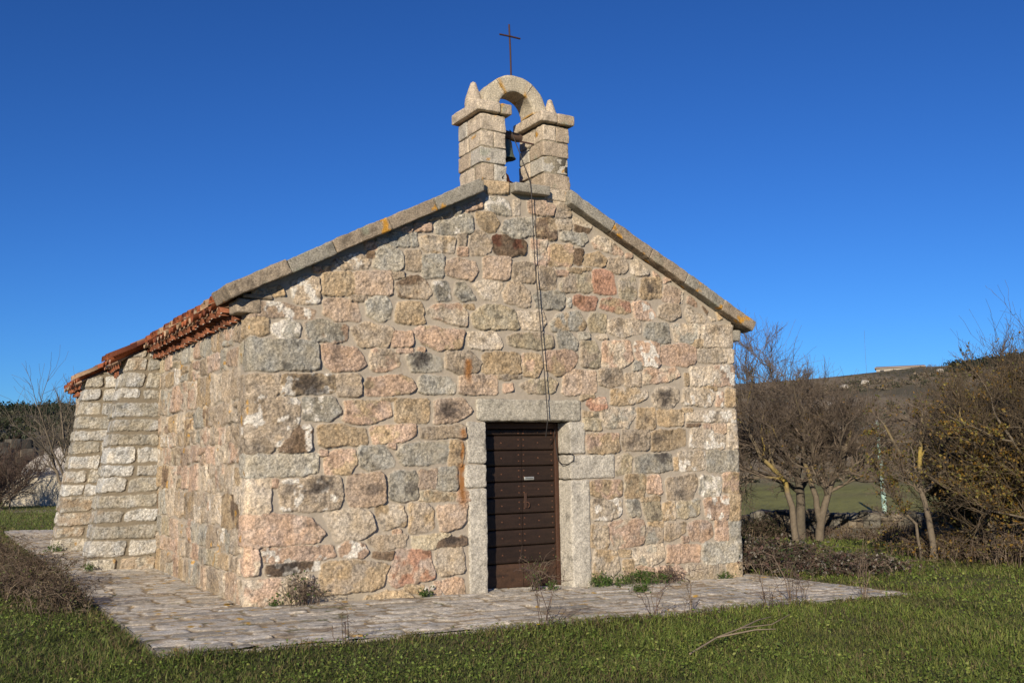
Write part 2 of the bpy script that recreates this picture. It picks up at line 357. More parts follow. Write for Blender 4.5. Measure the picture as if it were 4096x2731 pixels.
# ------------------------------------------------------------------ the chapel
STONES = """199 439,220 441,220 431,199 429|p|
225 444,237 447,272 458,279 454,278 434,228 428|gW|
263 466,272 471,291 479,292 469,268 459|p|
216 443,248 458,246 455,228 446|o|
254 462,261 462,261 454,254 453|g|
194 428,202 429,202 411,194 410|g|
164 423,194 426,194 410,164 408|g|
183 433,195 434,195 428,183 427|p|
206 422,228 426,254 427,253 408,223 404,208 407|co|
258 430,270 431,270 418,258 417|t|
257 414,272 416,272 406,257 405|p|
279 438,295 437,306 424,304 413,292 407,276 407,274 423|t|
283 462,309 466,318 452,313 438,292 439,284 450|o|
297 481,314 485,330 482,335 464,309 464,299 467|gW|
339 483,348 484,348 465,338 464|c|
299 506,331 510,330 490,299 487|o|
306 433,325 436,357 431,354 414,329 408,309 412|bR|
134 409,149 410,149 402,134 401|p|
150 415,162 416,162 411,150 410|g|
137 399,146 399,146 392,137 391|b|
152 409,166 409,184 401,182 379,156 377,144 382|g|
187 404,207 406,207 381,186 379|t|
208 400,238 403,238 375,208 372|g|
243 396,256 402,281 399,285 387,278 375,249 376,239 382|q|
293 406,332 410,331 380,293 377|q|
93 380,102 388,130 396,141 386,138 378,104 374|tW|
72 374,82 375,82 370,72 369|p|
85 376,93 377,93 372,85 372|o|
46 357,66 363,79 362,81 333,50 331|tW|
83 369,121 372,121 345,83 343|o|
122 373,170 377,170 349,122 346|q|
168 375,185 376,185 370,168 368|t|
175 363,200 375,212 372,222 355,214 347,177 348|bt|
222 368,242 371,249 349,242 346,227 346|gW|
255 369,267 371,283 350,262 347,252 357|g|
278 369,289 375,322 374,312 351,293 352|c|
19 348,36 352,39 338,20 339|o|
4 343,17 343,17 338,4 337|o|
-5 327,4 332,29 331,74 324,72 314,-6 314|qW|
85 336,99 341,124 339,130 315,101 314,84 321|q|
117 343,138 344,138 339,117 338|t|
148 346,162 346,169 334,167 320,156 316,136 322,137 338|g|
176 340,189 343,208 342,211 316,173 317|o|
212 333,227 341,262 344,271 330,268 315,223 323|cp|
264 343,280 344,280 339,264 338|o|
274 330,291 343,316 347,337 340,344 317,282 314|y|
-5 312,21 313,22 294,-5 292|o|
25 305,44 312,57 307,55 293,37 290,25 296|gW|
61 309,78 314,114 308,114 293,97 288,65 289|gp|
118 306,136 314,170 309,170 301,164 287,128 286|t|
169 306,195 307,195 288,169 287|p|
196 308,203 313,248 312,266 310,261 289,231 284,207 292|po|
270 309,311 311,320 296,315 288,272 289|c|293 299 4
82 284,95 286,124 284,136 266,128 258,97 254,86 264|p|
144 283,164 285,178 277,179 264,160 257,142 259,140 276|tp|
175 284,196 285,196 281,175 280|p|
202 287,210 287,210 282,202 282|p|
187 278,212 281,235 275,235 261,195 256|g|205 274 12
239 283,274 285,288 273,285 260,261 255,239 264|t|
290 284,344 286,344 260,290 258|o|
35 250,98 252,98 230,35 229|oW|67 240 21
100 251,130 251,130 228,100 227|t|
133 240,138 249,180 253,195 247,199 238,192 232,136 229|po|
203 249,211 254,243 253,254 241,252 232,202 233|g|
258 255,312 256,312 233,257 232|q|
312 257,346 258,346 253,312 252|t|
320 247,333 247,333 236,320 236|p|
60 225,97 226,106 210,92 198,60 200|gW|
111 222,166 223,169 205,140 195,109 197|op|
173 225,216 226,216 198,173 198|o|
223 225,265 226,275 210,256 199,223 197|q|243 211 14
156 226,175 226,175 223,156 223|o|
25 192,35 192,35 181,26 181|o|
36 190,50 193,70 194,71 166,50 163,34 165|bW|
76 193,98 195,137 189,137 172,81 170|o|
142 192,198 196,200 183,178 174,144 173|po|
205 192,264 195,265 180,234 179,206 178|t|
164 172,174 171,174 168,164 168|p|
81 167,90 166,90 160,81 160|p|
86 158,98 166,124 166,125 154,117 139,87 139|op|
128 170,156 171,173 153,170 146,140 142,128 149|g|
175 163,185 173,242 174,240 149,196 147,180 150|g|
244 175,262 175,262 145,243 145|o|253 161 8
26 134,34 134,34 125,26 126|p|
34 127,40 134,73 136,105 136,108 115,104 101,73 98,36 100|tW|80 125 15 44 124 8
114 138,158 140,160 104,117 100,111 118|q|144 122 10
165 137,178 142,200 139,201 109,187 104,165 109|g|193 121 8
203 142,228 141,227 120,203 120|q|
230 142,253 145,254 117,224 118|g|
205 117,226 115,252 113,249 104,205 105|yo|
253 114,271 113,271 102,253 103|p|
-5 88,0 97,28 97,70 91,88 73,80 65,9 62|pP|
85 95,124 99,143 95,148 75,133 66,99 64|c|
147 102,182 101,186 78,156 74|co|
190 101,214 102,222 91,220 71,190 68|ot|
225 98,267 99,264 79,256 71,231 67|q|
16 60,57 61,97 60,98 47,87 45,19 46|pW|
102 58,116 63,131 61,139 49,133 43,104 47|pW|
136 63,149 68,189 67,185 53,151 52|t|
169 73,181 72,181 69,169 69|p|
193 65,244 65,243 60,225 54,221 50,195 51|y|
225 59,240 63,265 60,266 50,223 51|b|242 57 12 260 56 7
147 50,172 49,168 40,144 43|bo|
21 43,81 43,82 34,38 31,22 32|bW|44 40 14
175 50,216 49,219 30,223 15,172 8,165 15,166 28|rP|
224 49,260 49,263 18,232 17,223 24|co|
85 40,107 42,166 35,157 11,145 7,77 6|ot|
234 13,260 12,262 -10,240 -13,233 -1|p|
184 10,209 8,209 -2,184 0|o|
209 6,225 6,236 -8,225 -11,207 -9|pW|
223 12,232 11,232 1,223 2|p|
88 -1,112 2,113 -1,91 -6|c|
136 0,156 4,184 3,200 -10,195 -14,136 -9|o|
72 -2,99 -4,99 -10,72 -7|o|
388 505,426 510,426 488,387 484|c|
360 486,384 490,401 484,398 469,362 468|qp|
405 485,427 488,427 479,404 477|t|
403 475,427 477,426 470,403 467|t|
325 455,344 462,368 462,369 439,340 433,320 440|g|
373 464,402 467,404 440,390 436,370 441|ob|
406 465,428 467,427 454,406 452|c|
431 471,459 463,459 459,430 461|c|
431 461,459 458,454 451,432 454|b|
412 449,424 452,449 449,453 441,444 433,408 439|g|
364 434,389 437,388 402,364 400|cp|
393 430,429 433,426 404,389 402|po|
430 428,444 429,444 408,429 407|b|
445 422,471 427,482 416,477 408,444 407|o|470 415 5
459 440,472 450,484 448,513 430,510 426,465 431|cp|
484 420,514 424,519 411,514 401,494 400,483 408|t|
524 422,536 422,554 406,550 402,524 401|c|
517 429,525 430,525 424,517 423|p|
335 401,368 404,368 379,335 376|t|
373 398,401 401,401 372,372 370|t|388 383 10
400 396,419 397,419 391,400 389|p|
419 401,442 403,442 397,419 396|o|
444 403,459 404,459 400,444 399|o|
406 377,418 391,457 397,458 372,410 368|ty|
461 401,478 405,494 399,500 372,472 371,458 373|r|
504 392,530 398,533 370,527 366,504 368|yc|
539 397,576 400,575 371,538 369|o|556 385 13
583 392,608 385,607 366,575 367|q|
608 383,613 384,612 366,607 365|c|
580 401,592 398,580 393|p|
561 407,574 402,562 401|p|
330 377,347 377,361 364,359 346,323 350,321 362|t|
365 363,404 371,416 364,410 346,370 344|g|
430 366,466 366,462 347,439 347,426 355|r|
471 362,486 367,519 363,522 348,509 345,471 352|ro|
524 363,549 365,565 346,555 338,526 340|pW|
571 359,584 364,606 364,606 347,590 340,568 344|t|
622 377,638 370,637 363,620 368|p|
622 362,656 347,652 341,621 341,615 351|c|
418 362,423 362,423 351,418 350|g|
340 339,379 342,383 325,376 315,348 317|c|
390 325,403 339,434 345,447 328,443 320,393 317|go|
457 343,479 344,478 318,454 318,449 330|y|
481 336,536 340,538 321,506 313,482 320|ct|
546 334,583 337,588 310,569 308,541 317|g|
590 335,642 338,638 315,625 310,596 311|gc|
674 356,684 349,677 346|o|
645 366,658 357,656 353|b|
660 351,672 345,664 344|c|
326 305,337 311,393 312,394 295,367 291,329 296|ty|
399 314,415 318,434 302,428 292,402 295|g|
436 316,452 317,451 309,435 308|g|
462 311,480 316,482 311,470 309|c|
438 304,461 306,468 290,466 271,437 272|yt|
472 307,517 310,521 281,504 272,470 273|pc|
526 309,567 311,567 276,540 274,525 289|pW|
571 304,607 308,631 305,631 282,603 276,569 280|p|
629 316,645 316,645 305,629 305|o|
635 302,682 304,681 285,634 283|c|
683 304,689 304,688 286,682 286|c|
347 286,376 285,377 269,368 255,348 258|op|
381 290,424 292,433 285,428 270,401 258,381 265|po|
344 244,355 251,387 255,400 251,396 236,357 235|yt|
410 262,428 267,462 266,461 237,407 233|q|
466 269,502 271,507 253,482 243,466 248|t|482 256 9
509 265,535 266,534 247,508 247|t|
540 271,595 274,604 265,584 255,539 250|pc|
622 276,654 277,652 251,621 250|c|
611 268,618 268,618 251,611 250|o|
644 249,668 250,668 245,643 244|o|
522 280,538 281,538 270,522 269|g|
483 241,507 245,546 242,544 232,524 224,484 221|oc|
561 246,598 245,599 231,586 218,557 219,551 232|c|576 233 14
608 246,655 248,665 238,657 220,605 225|cW|
669 243,678 243,679 220,667 221|pW|
447 229,474 232,478 216,452 214,445 221|rp|
437 233,457 234,457 229,436 228|o|
438 212,452 212,451 205,438 205|o|
453 212,464 212,463 206,453 206|y|
467 216,521 218,523 209,510 192,475 191,466 209|cg|
525 218,558 218,557 189,524 189|o|542 203 6
561 216,606 216,605 194,560 194|o|
605 218,621 218,621 213,605 213|o|
612 197,635 196,630 192,611 193|b|
642 197,654 197,654 190,641 190|p|
658 197,682 197,681 183,658 183|q|
439 203,467 203,467 188,438 188|y|
442 181,465 184,496 184,496 160,464 156,443 160|op|
501 189,545 189,544 161,500 161|t|522 177 8 511 169 6
550 186,609 190,609 168,583 162,549 160|o|559 176 9
619 190,652 189,681 180,679 162,615 164|cW|
493 153,506 158,515 152,513 132,488 129|cy|
521 154,583 157,583 135,561 130,520 132|g|568 154 11
596 160,641 160,640 132,595 133|cW|
587 151,593 151,593 134,586 134|o|
446 122,497 123,495 101,460 100,448 104|po|
503 130,537 129,535 99,501 100|oy|
539 125,561 127,564 103,555 101,539 105|p|
571 121,622 129,627 117,617 93,575 93|t|595 102 7
631 124,668 123,667 96,630 98|gW|
449 95,455 98,496 98,495 75,474 71,448 73|cW|455 96 6
501 97,523 97,527 74,508 74|g|518 86 5
529 90,557 92,564 70,538 64|y|551 73 6
564 89,585 92,586 67,563 67|co|
591 90,628 93,629 72,598 67,587 71|gy|
637 94,681 95,680 63,641 66|pW|650 85 7
447 67,472 64,472 35,445 37|co|
476 68,528 70,532 52,529 38,484 33,474 53|pc|
535 59,562 58,561 37,534 38|tg|
568 62,603 62,602 50,575 38,564 40|to|
605 58,621 65,648 60,653 43,633 33,612 38|pP|
656 62,679 61,679 53,656 54|p|
657 53,679 52,678 33,656 35|p|
451 34,484 32,491 7,476 -6,447 0|oc|
489 32,508 31,507 23,489 24|o|
495 19,513 18,513 3,495 5|o|
511 33,562 36,565 16,538 7,513 13|cg|
568 32,591 33,628 30,627 8,569 10|p|
498 4,515 3,514 -9,498 -7|p|
515 8,545 6,544 -10,515 -8|p|
549 6,587 7,600 -3,596 -19,550 -11|pc|
603 5,668 3,668 -21,625 -20,602 -7|c|
538 66,565 65,564 58,538 60|o|
595 44,610 42,607 35,595 36|p|
530 99,560 98,559 92,529 93|o|"""
QUOINS = """0 256 80 289 g
0 228 33 250 t
0 170 56 226 tW
0 163 30 190 t
0 139 80 162 g
0 99 26 136 c
0 34 13 65 pc
0 -4 74 28 cp
645 307 705 338 ct
691 286 705 305 c
654 251 705 280 pWc
683 222 705 248 o
613 199 705 216 cW
685 161 705 197 c
645 130 705 159 g
674 99 705 128 op
682 62 705 96 o
682 32 705 59 g
631 5 705 33 g
674 -19 705 3 o"""
chapel = tag(empty('chapel'), 'small granite rubble chapel with open bell gable, dark plank door and orange tiled eaves', 'chapel')
DL, DR, DT = 2.935, 4.157, 2.0
SL = .502
stones = []
for ln in STONES.strip().split('\n'):
    p, c, dec = ln.split('|')
    p = np.array([[float(v) / 100 for v in q.split()] for q in p.split(',')]); p[p[:, 0] < .12, 0] = -.26
    dv = [float(v) / 100 for v in dec.split()]; stones.append((p, c, dv))
rng = np.random.default_rng(11)
for i, ln in enumerate(QUOINS.strip().split('\n')):
    a, b, c, e, code = ln.split(); a, b, c, e = [float(v) / 100 for v in (a, b, c, e)]
    J = lambda: rng.uniform(-.015, .015); ret = (.26, .50)[i % 2] + rng.uniform(-.04, .05)
    if a < .5: a = -ret
    else: c = W + ret
    stones.append((np.array([(a + J(), b + J()), ((a + c) / 2, b + J()), (c + J(), b + J()), (c + J(), e + J()), ((a + c) / 2, e + J()), (a + J(), e + J())]), code, []))
side_codes = ['t', 't', 'c', 'cp', 'p', 'pc', 'o', 'tc', 'g', 'gt', 'y', 'q', 'c', 'to', 'ob', 'pP', 'cW']
stones += rows(-L, -.40, -.05, 3.3, (.20, .40), (.26, .62), 5, side_codes, gap=.04, jit=.035)
stones += rows(W + .42, W + L, -.3, 3.3, (.20, .40), (.26, .62), 6, side_codes, gap=.04, jit=.035)
def roofline(u):
    x = np.clip(u, 0, W); t = 3.42 + SL * np.minimum(x, W - x) + .015
    t = np.where((x > 2.87) & (x < 4.28), 5.06, t)
    t = np.where((u < 0) | (u > W), 3.30, t); return t
def wall():
    r = .05
    us = np.concatenate([np.arange(-L, -5, .05), np.arange(-5, -r, .014), np.arange(-r, W + r, .0095), np.arange(W + r, W + 2, .025), np.arange(W + 2, W + L, .25)])
    zs = np.arange(-.40, 5.075, .0095)
    U, Z = np.meshgrid(us, zs, indexing='ij'); tp = roofline(us)[:, None]
    dead = Z > tp + .0095; Z = np.minimum(Z, tp)
    u = U.ravel(); z = Z.ravel()
    h = np.zeros(u.shape); c = np.zeros(u.shape + (3,)); live = np.nonzero(~dead.ravel())[0]
    hh, cc = lay(u[live], z[live], stones, 100); h[live] = hh; c[live] = cc
    # rust runs below old iron cramps, as stains in the stone
    for (x, zt, zb, wd) in ((2.695, 2.77, 2.48, .065), (2.60, 1.92, 1.76, .06), (2.600, 1.50, .98, .07), (2.60, 1.74, 1.5, .03)):
        k = np.abs(u - x - .02 * vn(z * 9, z * 3, s=9)) / wd + .45 * fbm(u * 14, z * 14, s=91, o=3); v = sm(zb - .10, zb + .12, z) * sm(zt + .02, zt - .05, z)
        m = (sm(1.2, .1, k) * v * .92)[:, None]; c = c * (1 - m) + np.array((.27, .115, .03)) * m
    # damp foot and weathering
    m = (sm(.18, -.1, z + .026 * np.clip(u, 0, 9) + .1 * fbm(u * 3, z * 3, s=92, o=3)) * .35)[:, None]; c = c * (1 - m) + np.array((.27, .23, .15)) * m
    lic = (sm(.58, .64, fbm(u * 7, z * 7, s=93, o=3)) * .8 * (u < 0))[:, None]; c = c * (1 - lic) + np.array((.45, .25, .05)) * lic
    th = np.clip((u + r) / (2 * r), 0, 1) * (np.pi / 2); th2 = np.clip((u - W + r) / (2 * r), 0, 1) * (np.pi / 2)
    x = np.where(u <= -r, 0, np.where(u < r, r - r * np.cos(th), np.where(u < W - r, u, np.where(u < W + r, W - r + r * np.sin(th2), W))))
    y = np.where(u <= -r, -u, np.where(u < r, r - r * np.sin(th), np.where(u < W - r, 0, np.where(u < W + r, r - r * np.cos(th2), u - W))))
    ang = np.where(u < W / 2, th, np.pi / 2 + th2)     # 0 faces left, 90 faces the viewer, 180 faces right
    nx = -np.cos(ang); ny = -np.sin(ang)
    h = np.where(u < W / 2, h, h)
    V = np.stack([x + nx * h, y + ny * h, z], -1)
    Q = gridq(len(us), len(zs))
    d4 = dead.ravel()[Q].all(1); qc = u[Q].mean(1); qz = z[Q].mean(1)
    hole = (qc > DL - .03) & (qc < DR + .03) & (qz < DT + .03) & (qz > -.14)
    gr_ = np.clip(h / .012, .18, 1)[:, None]
    mb = MB(); mb.add(V, Q[~(d4 | hole)], None, np.concatenate([c, gr_], 1))
    # back gable, closing the shell
    mb.add([(0, L, -.4), (W, L, -.4), (W, L, 3.3), (W / 2, L, 5.0), (0, L, 3.3)], [(0, 1, 2, 4)], [(4, 2, 3)], MORTAR)
    o = mb.build('wall', M_stone, chapel, smooth=True)
    return o
wall()
# masonry core of the gable top under the bell arch
mb = MB(); box(mb, 2.885, 4.265, .03, .60, 4.3, 5.05, MORTAR)
box(mb, .3, W - .3, .30, .42, 3.0, 3.45, MORTAR)
mb.build('gable_core', M_stone, chapel)

# door surround
mb = MB(); block(mb, (2.81, 4.345, -.03, .42, 2.0, 2.27), 'g', 31, .03, .013, .025, bright=1.05); mb.build('lintel', M_block, chapel, smooth=True)
for k, (x0, x1, z0, z1, b) in enumerate(((2.67, DL, 1.48, 1.985, 1.0), (2.64, DL, 1.19, 1.465, 1.08), (2.68, DL, -.16, 1.175, 1.06))):
    mb = MB(); block(mb, (x0, x1, -.028, .42, z0, z1), 'k', 41 + k, .025, .012, .025, bright=b * .97)
    mb.build('jamb', M_block, chapel, smooth=True)
for k, (x0, x1, z0, z1, b) in enumerate(((DR, 4.40, 1.58, 1.985, 1.05), (DR, 4.86, 1.255, 1.565, 1.05), (DR, 4.45, -.18, 1.24, 1.12))):
    mb = MB(); block(mb, (x0, x1, -.028, .42, z0, z1), 'k', 51 + k, .025, .012, .025, bright=b * .97)
    mb.build('jamb', M_block, chapel, smooth=True)
mb = MB(); block(mb, (DL + .005, DR - .002, -.05, .40, -.20, -.105), 'k', 61, .012, .004, .03, bright=1.2); mb.build('doorstep', M_block, chapel, smooth=True)

# door
door = empty('door', (3.55, .27, -.1)); door.parent = chapel
def dpart(mb, name, m, par=None, smooth=False):
    o = mb.build(name, m, par or door, smooth); 
    if par is None: o.location = (-3.55, -.27, .1)
    return o
mb = MB(); fr = (.055, .025, .014)
bbox_bevel(mb, 4.095, DR - .003, .245, .33, -.10, 1.985, .008, fr); bbox_bevel(mb, DL + .003, 3.0, .245, .33, -.10, 1.985, .008, fr); bbox_bevel(mb, 3.003, 4.092, .247, .33, 1.91, 1.985, .008, fr)
dpart(mb, 'door_frame', M_wood)
rng = np.random.default_rng(3)
zed = [-.095, .215, .43, .635, .835, 1.035, 1.235, 1.435, 1.635, 1.825, 1.908]
for s, (x0, x1) in enumerate(((3.002, 3.597), (3.601, 4.092))):
    mb = MB()
    for k in range(len(zed) - 1):
        a, b = zed[k] + .004, zed[k + 1] - .004
        n = 14; wd = np.array((.021, .0115, .0075)) * rng.uniform(.85, 1.2)
        if k == 0: wd = np.array((.055, .030, .018))
        nx_ = 40; xs = np.linspace(x0, x1, nx_); prof = [(a, .30), (a, .272), (a + .010, .266), ((a + b) / 2, .265), (b - .012, .266), (b - .004, .272), (b, .30)]
        zz = np.concatenate([[a, a, a + .010], np.linspace(a + .015, b - .015, 10), [b - .010, b - .003, b]]); yy = np.concatenate([[.31, .276, .267], np.full(10, .265), [.268, .274, .31]])
        X, Zz = np.meshgrid(xs, zz, indexing='ij'); Y = np.broadcast_to(yy, X.shape)
        g = fbm(X * 5, Zz * 55, s=70 + k, o=3)[..., None]; Cc = wd * (1 + .4 * g)
        if k == 0:
            st = sm(.15, .5, fbm(X * 6, Zz * 40, s=80 + s, o=3))[..., None]; Cc = Cc * (1 - .75 * st) + np.array((.02, .013, .01)) * .75 * st
        mb.add(np.stack([X, Y, Zz], -1), gridq(*X.shape), None, Cc.reshape(-1, 3))
        for fx in (.06, .5, .92) if s else (.07, .5, .93):
            for fz in ((.3, .72) if fx != .5 else (.5,)):
                xx = x0 + (x1 - x0) * fx; zc = a + (b - a) * fz; th = np.linspace(0, 2 * np.pi, 7)[:-1]
                ring = np.stack([xx + .011 * np.cos(th), np.full(6, .2655), zc + .011 * np.sin(th)], -1); ring2 = np.stack([xx + .007 * np.cos(th), np.full(6, .258), zc + .007 * np.sin(th)], -1)
                mb.add(np.vstack([ring, ring2, [(xx, .256, zc)]]), gridq(2, 6, True), [(6 + i, 6 + (i + 1) % 6, 12) for i in range(6)], (.16, .075, .045))
    tag(dpart(mb, 'door_leaf', M_wood))
mb = MB(); bbox_bevel(mb, 3.63, 3.775, .250, .264, 1.255, 1.295, .004, (.50, .50, .45)); bbox_bevel(mb, 3.645, 3.76, .246, .2495, 1.272, 1.279, .001, (.10, .10, .09)); dpart(mb, 'letter_slot', M_metal)
mb = MB(); bbox_bevel(mb, 3.625, 3.665, .250, .264, .90, 1.09, .004, (.05, .025, .016))
t = np.linspace(-.3, np.pi * .9, 14); tubes(mb, np.stack([3.66 + .028 * np.sin(t), .245 - .012 * np.sin(t), .94 + .035 * np.cos(t)], -1), .006, 6, (.09, .04, .022)); dpart(mb, 'latch', M_iron)

# roof: barrel tiles in courses, both slopes
def tile_strip(mb, x_out, x_in, zf, y, conv, rng, r=.082, th=.014, L_=.46, step=.36):
    n = 9; t = np.linspace(0, np.pi, n); k = 0; x = x_out; s = 1 if x_in > x_out else -1
    while (x_in - x) * s > .03:
        xe = x + s * min(L_, abs(x_in - x)); lift = .012; col = np.array((.26, .08, .034)) * rng.uniform(.4, 1.15)
        if rng.random() < .15: col = np.array((.36, .24, .15)) * rng.uniform(.8, 1.1)
        jy = rng.normal(0, .006); jx = rng.normal(0, .012) if k == 0 else 0
        ring = []
        for (xx, rad, dz) in ((x + jx, r, lift), (xe, r * .86, 0)):
            for ra in (rad, rad - th):
                yy = y + jy + ra * np.cos(t); zz = (ra * np.sin(t) if conv else r * .8 - ra * np.sin(t)) + zf(xx) + dz
                ring.append(np.stack([np.full(n, xx), yy, zz], -1))
        a, b, c, e = ring     # outer front, inner front, outer back, inner back
        V = np.vstack([a, c, e, b, a]); Q = gridq(5, n)
        sp = fbm(V[:, 0] * 9, V[:, 1] * 9, V[:, 2] * 9, s=5, o=2)[:, None]
        cc = col * (1 + .35 * sp); m = sm(.3, .6, fbm(V[:, 0] * 14, V[:, 1] * 14, V[:, 2] * 14, s=6, o=2))[:, None]; cc = cc * (1 - m) + np.array((.33, .27, .2)) * m
        mb.add(V, Q, None, np.clip(cc, .02, .7)); x += s * step; k += 1
BY1, BY2, BWID = 4.88, 8.85, .66
def roof():
    rng = np.random.default_rng(21); mb = MB(); pitch = .25
    zl = lambda x: 3.325 + SL * (x + .27); zr = lambda x: zl(W - x)
    y = .58; i = 0
    while y < L + .1:
        ext = any(b - .06 < y < b + BWID + .05 for b in (BY1, BY2))
        xo = -.74 if ext else -.295; wob = rng.normal(0, .008)
        tile_strip(mb, xo, W / 2, lambda x: zl(x) + wob + .02, y, True, rng)
        tile_strip(mb, xo + .02, W / 2, lambda x: zl(x) + wob - .055, y + pitch / 2, False, rng)
        tile_strip(mb, W + .27, W / 2, lambda x: zr(x) + wob + .02, y, True, rng)
        tile_strip(mb, W + .25, W / 2, lambda x: zr(x) + wob - .055, y + pitch / 2, False, rng)
        y += pitch; i += 1
    tubes(mb, np.array([[(W / 2, .5, zl(W / 2) + .03), (W / 2, L + .1, zl(W / 2) + .03)]]), .11, 10, (.36, .13, .06))
    o = mb.build('roof', M_tile, chapel, smooth=True)
    # sheathing under the tiles
    s_ = MB()
    for f, x0 in ((zl, -.20), (zr, W + .20)):
        V = []
        for y in (.5, L + .05):
            for x in (x0, W / 2):
                V += [(x, y, f(x) - .085), (x, y, f(x) - .05)]
        s_.add(V, [(0, 2, 6, 4), (1, 5, 7, 3), (0, 4, 5, 1), (2, 3, 7, 6), (0, 1, 3, 2), (4, 6, 7, 5)], None, (.30, .20, .14))
    for b in (BY1, BY2):
        V = []
        for y in (b + .04, b + BWID - .04):
            for x in (-.70, -.203):
                V += [(x, y, zl(x) - .095), (x, y, zl(x) - .06)]
        s_.add(V, [(0, 2, 6, 4), (1, 5, 7, 3), (0, 4, 5, 1), (2, 3, 7, 6), (0, 1, 3, 2), (4, 6, 7, 5)], None, (.30, .20, .14))
    s_.build('roof_boarding', M_tile, o)
    # two corbelled courses of tile ends under the eaves
    for k, (xp, z0, off) in enumerate(((-.115, 3.125, 0), (-.205, 3.215, .125))):
        for side in (0, 1):
            mb = MB(); y = .30 + off
            while y < L:
                xo = xp + rng.normal(0, .016); n = 8; t = np.linspace(0, np.pi, n); rr_ = .070
                col = np.array((.20, .075, .038)) * rng.uniform(.4, 1.3); mcol = np.array((.50, .44, .36)) * rng.uniform(.8, 1.15)
                sx = (lambda x: x) if side == 0 else (lambda x: W - x)
                ring = [np.stack([np.full(n, sx(xx)), y + ra * np.cos(t), z0 + ra * np.sin(t)], -1) for xx, ra in ((xo, rr_), (.04, rr_ * .9), (xo, rr_ - .014), (.04, (rr_ - .014) * .9))]
                mb.add(np.vstack([ring[1], ring[0], ring[2], ring[3]]), gridq(4, n), None, col)
                fr_ = ring[2] + np.array((.035 if side == 0 else -.035, 0, 0)); mb.add(np.vstack([fr_, [fr_[:, 0].mean(), y, z0]] if False else [fr_, np.array([[fr_[0, 0], y, z0]])]), None, [(i, i + 1, n) for i in range(n - 1)], mcol)
                y += .25
            x0, x1 = sorted((W - .03 if side else .03, W - xp - .10 if side else xp + .10))
            box(mb, x0, x1, .26, L, z0 + .0715, z0 + .086, (.40, .34, .27))
            mb.build('eave_course', M_tile, chapel)
roof()

# sloping coping stones of the gable
def coping(side):
    mb = MB(); rng = np.random.default_rng(31 + side); ang = math.atan(SL); ca, sa = math.cos(ang), math.sin(ang)
    x0, z0 = -.245, 3.297     # lower front arris
    Lt = (2.868 + .245) / ca; n = 5; cuts = np.linspace(0, Lt, n + 1); cuts[1:-1] += rng.uniform(-.06, .06, n - 1)
    def xf(P):
        P = P.copy(); l0 = cuts[n - 1]; last = P[:, 0] > l0; aend = (2.868 - x0 + P[:, 2] * sa) / ca
        P[:, 0] = np.where(last, l0 + (P[:, 0] - l0) * (aend - l0) / (Lt - l0), P[:, 0])
        x = x0 + P[:, 0] * ca - P[:, 2] * sa; z = z0 + P[:, 0] * sa + P[:, 2] * ca
        if side: x = W - x
        return np.stack([x, P[:, 1], z], -1)
    for k in range(n):
        dz = rng.uniform(-.006, .006); dy = rng.uniform(-.012, .012)
        block(mb, (cuts[k] + .004, cuts[k + 1] + (0 if k == n - 1 else -.004), -.168 + dy, .50, 0 + dz, .158 + dz), 'tgt'[k % 3], 310 + 10 * side + k, .012, .011, .026, xf=xf, lichen=.20 if side else .18, bright=.74)
    return mb.build('verge_coping', M_block, chapel, smooth=True)
coping(0); coping(1)
mb = MB(); block(mb, (-.16, .12, -.035, .30, 3.17, 3.33), 't', 71, .03, .01, .03, bright=.85); block(mb, (-.09, .25, -.03, .30, 3.335, 3.385), 't', 73, .02, .006, .03, bright=.7); mb.build('kneeler', M_block, chapel, smooth=True); mb = MB(); block(mb, (W - .12, W + .13, -.02, .30, 3.17, 3.33), 'g', 72, .03, .01, .03, bright=.85); mb.build('kneeler', M_block, chapel, smooth=True)

# bell gable: two piers, caps, arch, pinnacles and the cross
belfry = empty('bell_gable', (3.58, .3, 5.06)); belfry.parent = chapel
def bpart(mb, name, m=None, smooth=True):
    o = mb.build(name, m or M_block, belfry, smooth); o.location = (-3.58, -.3, -5.06); return o
for s, (x0, x1) in enumerate(((2.925, 3.295), (3.862, 4.262))):
    mb = MB(); rng = np.random.default_rng(41 + s); z = 5.06
    box(mb, x0 + .015, x1 - .015, .012, .612, 4.90, 5.93, (.24, .21, .155))
    hs = (.225, .215, .215, .225) if s == 0 else (.215, .22, .215, .22)
    for k, hgt in enumerate(hs):
        a, b = z + .008, z + hgt - .010; sp = x0 + (x1 - x0) * (.52 if (k + s) % 2 == 0 else 1.2); o_ = rng.uniform(-.012, .012)
        ys = .0 + rng.uniform(-.012, .01); yc = .26 + rng.uniform(-.1, .12)
        for (xa, xb) in (((x0, sp - .006), (sp + .006, x1)) if sp < x1 else ((x0, x1),)):
            block(mb, (xa + (o_ if xa == x0 else 0), xb + (o_ if xb == x1 else 0), ys, yc - .008, a, b), 'tck'[rng.integers(3)], 410 + 20 * s + 3 * k, .010, .011, .025, lichen=.22 if k else .08, bright=1.0)
        block(mb, (x0 + o_, x1 + o_, yc + .008, .63, a, b), 'tck'[rng.integers(3)], 470 + 20 * s + 3 * k, .016, .010, .03, bright=1.0)
        z += hgt
    block(mb, ((2.873, 2.97) if s == 0 else (4.19, 4.284)) + (.012, .645, 4.78, 5.063), 't', 490 + s, .012, .006, .03)
    bpart(mb, 'pier')
for s, (x0, x1) in enumerate(((2.855, 3.365), (3.80, 4.335))):
    mb = MB(); xm = x0 + (x1 - x0) * (.68 if s == 0 else .5)
    block(mb, (x0, xm - .004, -.06, .69, 5.955, 6.095), 'c', 431 + s, .02, .009, .025, lichen=.08); block(mb, (xm + .004, x1, -.055, .68, 5.95, 6.09), 't', 433 + s, .02, .009, .025, lichen=.34)
    bpart(mb, 'pier_cap')
